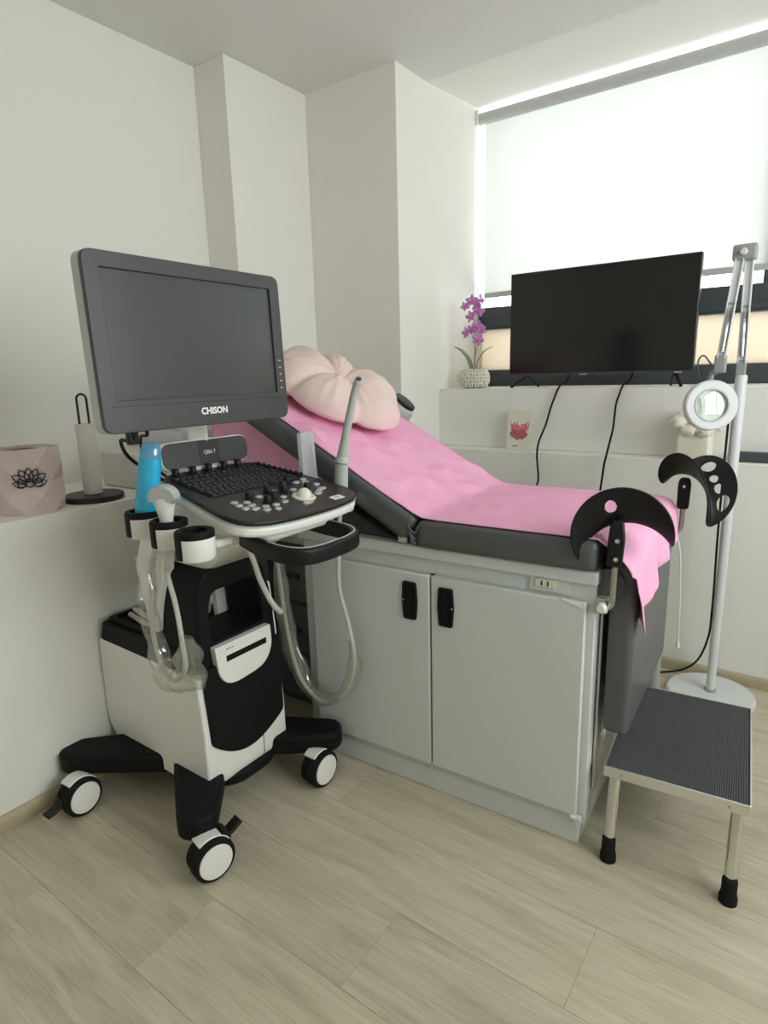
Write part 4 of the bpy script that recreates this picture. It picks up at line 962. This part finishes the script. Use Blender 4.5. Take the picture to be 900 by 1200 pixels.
# clear sheath bag around the cable loop
def bag(path, rads, name, par, seed):
    P = smooth(path, 7); bm = nb(); n = 14; rows_ = []
    for i, p in enumerate(P):
        t = i/(len(P)-1); f = t*(len(rads)-1); k = min(int(f), len(rads)-2); r = rads[k]+(rads[k+1]-rads[k])*(f-k)
        d = (P[min(i+1, len(P)-1)]-P[max(i-1, 0)]).normalized(); s_ = d.cross(Vector((.5, -.85, 0))).normalized(); q = d.cross(s_)
        row_ = []
        for j in range(n):
            a = 2*math.pi*j/n; rj = r*(1+.75*noise.noise((math.cos(a)*1.6+seed, math.sin(a)*1.6, t*11)))
            row_.append(bm.verts.new(p+s_*rj*math.cos(a)+q*rj*.62*math.sin(a)))
        rows_.append(row_)
    for A, B in zip(rows_, rows_[1:]):
        for j in range(n): bm.faces.new((A[j], A[(j+1) % n], B[(j+1) % n], B[j]))
    return obj(name, bm, 'clear_bag', par, sharp=180)
bag([(-1.53, .955, .86), (-1.525, .945, .75), (-1.522, .943, .64), (-1.508, .945, .548), (-1.47, .948, .502), (-1.41, .948, .515), (-1.372, .946, .57), (-1.362, .946, .66)], [.024, .028, .024, .034, .040, .042, .046, .020], 'plastic_sheath', cp_, 2)
# endocavity probe on the right
e0 = Vector((-1.205, 1.440, .950))
ep = thing('endocavity_probe', 'long slender grey endocavity probe standing in the right holder', 'probe', tuple(e0))
E1 = [(-1.205, 1.440, .950), (-1.200, 1.440, 1.04), (-1.192, 1.440, 1.10), (-1.178, 1.440, 1.16), (-1.155, 1.440, 1.24), (-1.135, 1.440, 1.30), (-1.118, 1.440, 1.335)]
P = smooth(E1, 6); rads = [.022, .0215, .019, .0135, .0115, .0115, .013]
bm = nb(); rows_ = []
for i, p in enumerate(P):
    t = i/(len(P)-1); f = t*(len(rads)-1); k = min(int(f), len(rads)-2); r = rads[k]+(rads[k+1]-rads[k])*(f-k)
    d = (P[min(i+1, len(P)-1)]-P[max(i-1, 0)]).normalized(); s_ = d.cross(Vector((0, 1, 0))).normalized(); q = d.cross(s_)
    rows_.append([bm.verts.new(p+s_*r*math.cos(2*math.pi*j/16)+q*r*math.sin(2*math.pi*j/16)) for j in range(16)])
for A, B in zip(rows_, rows_[1:]):
    for j in range(16): bm.faces.new((A[j], A[(j+1) % 16], B[(j+1) % 16], B[j]))
bm.faces.new(rows_[0][::-1]); bm.faces.new(rows_[-1]); obj('shaft', bm, 'probe_grey', ep, bevel=.003)
obj('grip_collar', lathe(nb(), [(.020, 0), (.0235, .006), (.0215, .016), (.0185, .022)], 18, FR((-1.194, 1.440, 1.085), (1, 0, 0), (.18, 0, 1))), 'probe_grey', ep)
obj('tip_window', lathe(nb(), [(.0085, 0), (.0080, .006), (.003, .008)], 14, FR((-1.117, 1.437, 1.335), (1, 0, 0), (.35, -.35, .9))), 'dark_grey', ep)
ER = [tuple(e0), (-1.215, 1.440, .90), (-1.224, 1.440, .788), (-1.227, 1.440, .672), (-1.196, 1.440, .56), (-1.177, 1.440, .444), (-1.200, 1.440, .345), (-1.272, 1.440, .253), (-1.359, 1.440, .243), (-1.436, 1.440, .309), (-1.475, 1.440, .448), (-1.491, 1.440, .558), (-1.504, 1.438, .698), (-1.49, 1.40, .80), (-1.45, 1.34, .90)]
cable('cable', ER, .0072, 'cable_grey', '', '', ep)
bag([(-1.187, 1.44, .50), (-1.182, 1.44, .42), (-1.205, 1.44, .335), (-1.27, 1.44, .262), (-1.355, 1.44, .25), (-1.43, 1.44, .312), (-1.468, 1.44, .44), (-1.485, 1.44, .55), (-1.497, 1.44, .69), (-1.49, 1.42, .76)], [.010, .022, .022, .020, .022, .030, .030, .026, .022, .018], 'plastic_sheath', ep, 9)
# white translucent sleeve pack
sv = thing('probe_cover_pack', 'translucent white probe cover sleeve standing in the right holder beside the slender probe', 'sleeve', (-1.318, 1.425, .96))
sm = FR((-1.318, 1.425, .962), (.35, .93, 0), (-.02, -.03, 1))
bm = nb(); rows_ = []
for z, a in ((0, .022), (.06, .027), (.21, .024), (.216, .022)):
    rows_.append([bm.verts.new(sm @ Vector((p[0], p[1], z))) for p in rrect(2*a, .026, .006, 3)])
for A, B in zip(rows_, rows_[1:]):
    for j in range(len(A)): bm.faces.new((A[j], A[(j+1) % len(A)], B[(j+1) % len(A)], B[j]))
bm.faces.new(rows_[0][::-1]); bm.faces.new(rows_[-1]); obj('sleeve', bm, 'clear_sleeve', sv)
obj('side_print', box(nb(), .011, .013, -.0138, -.0131, .08, .18, sm), 'sleeve_text', sv)

bpy.context.view_layer.update()
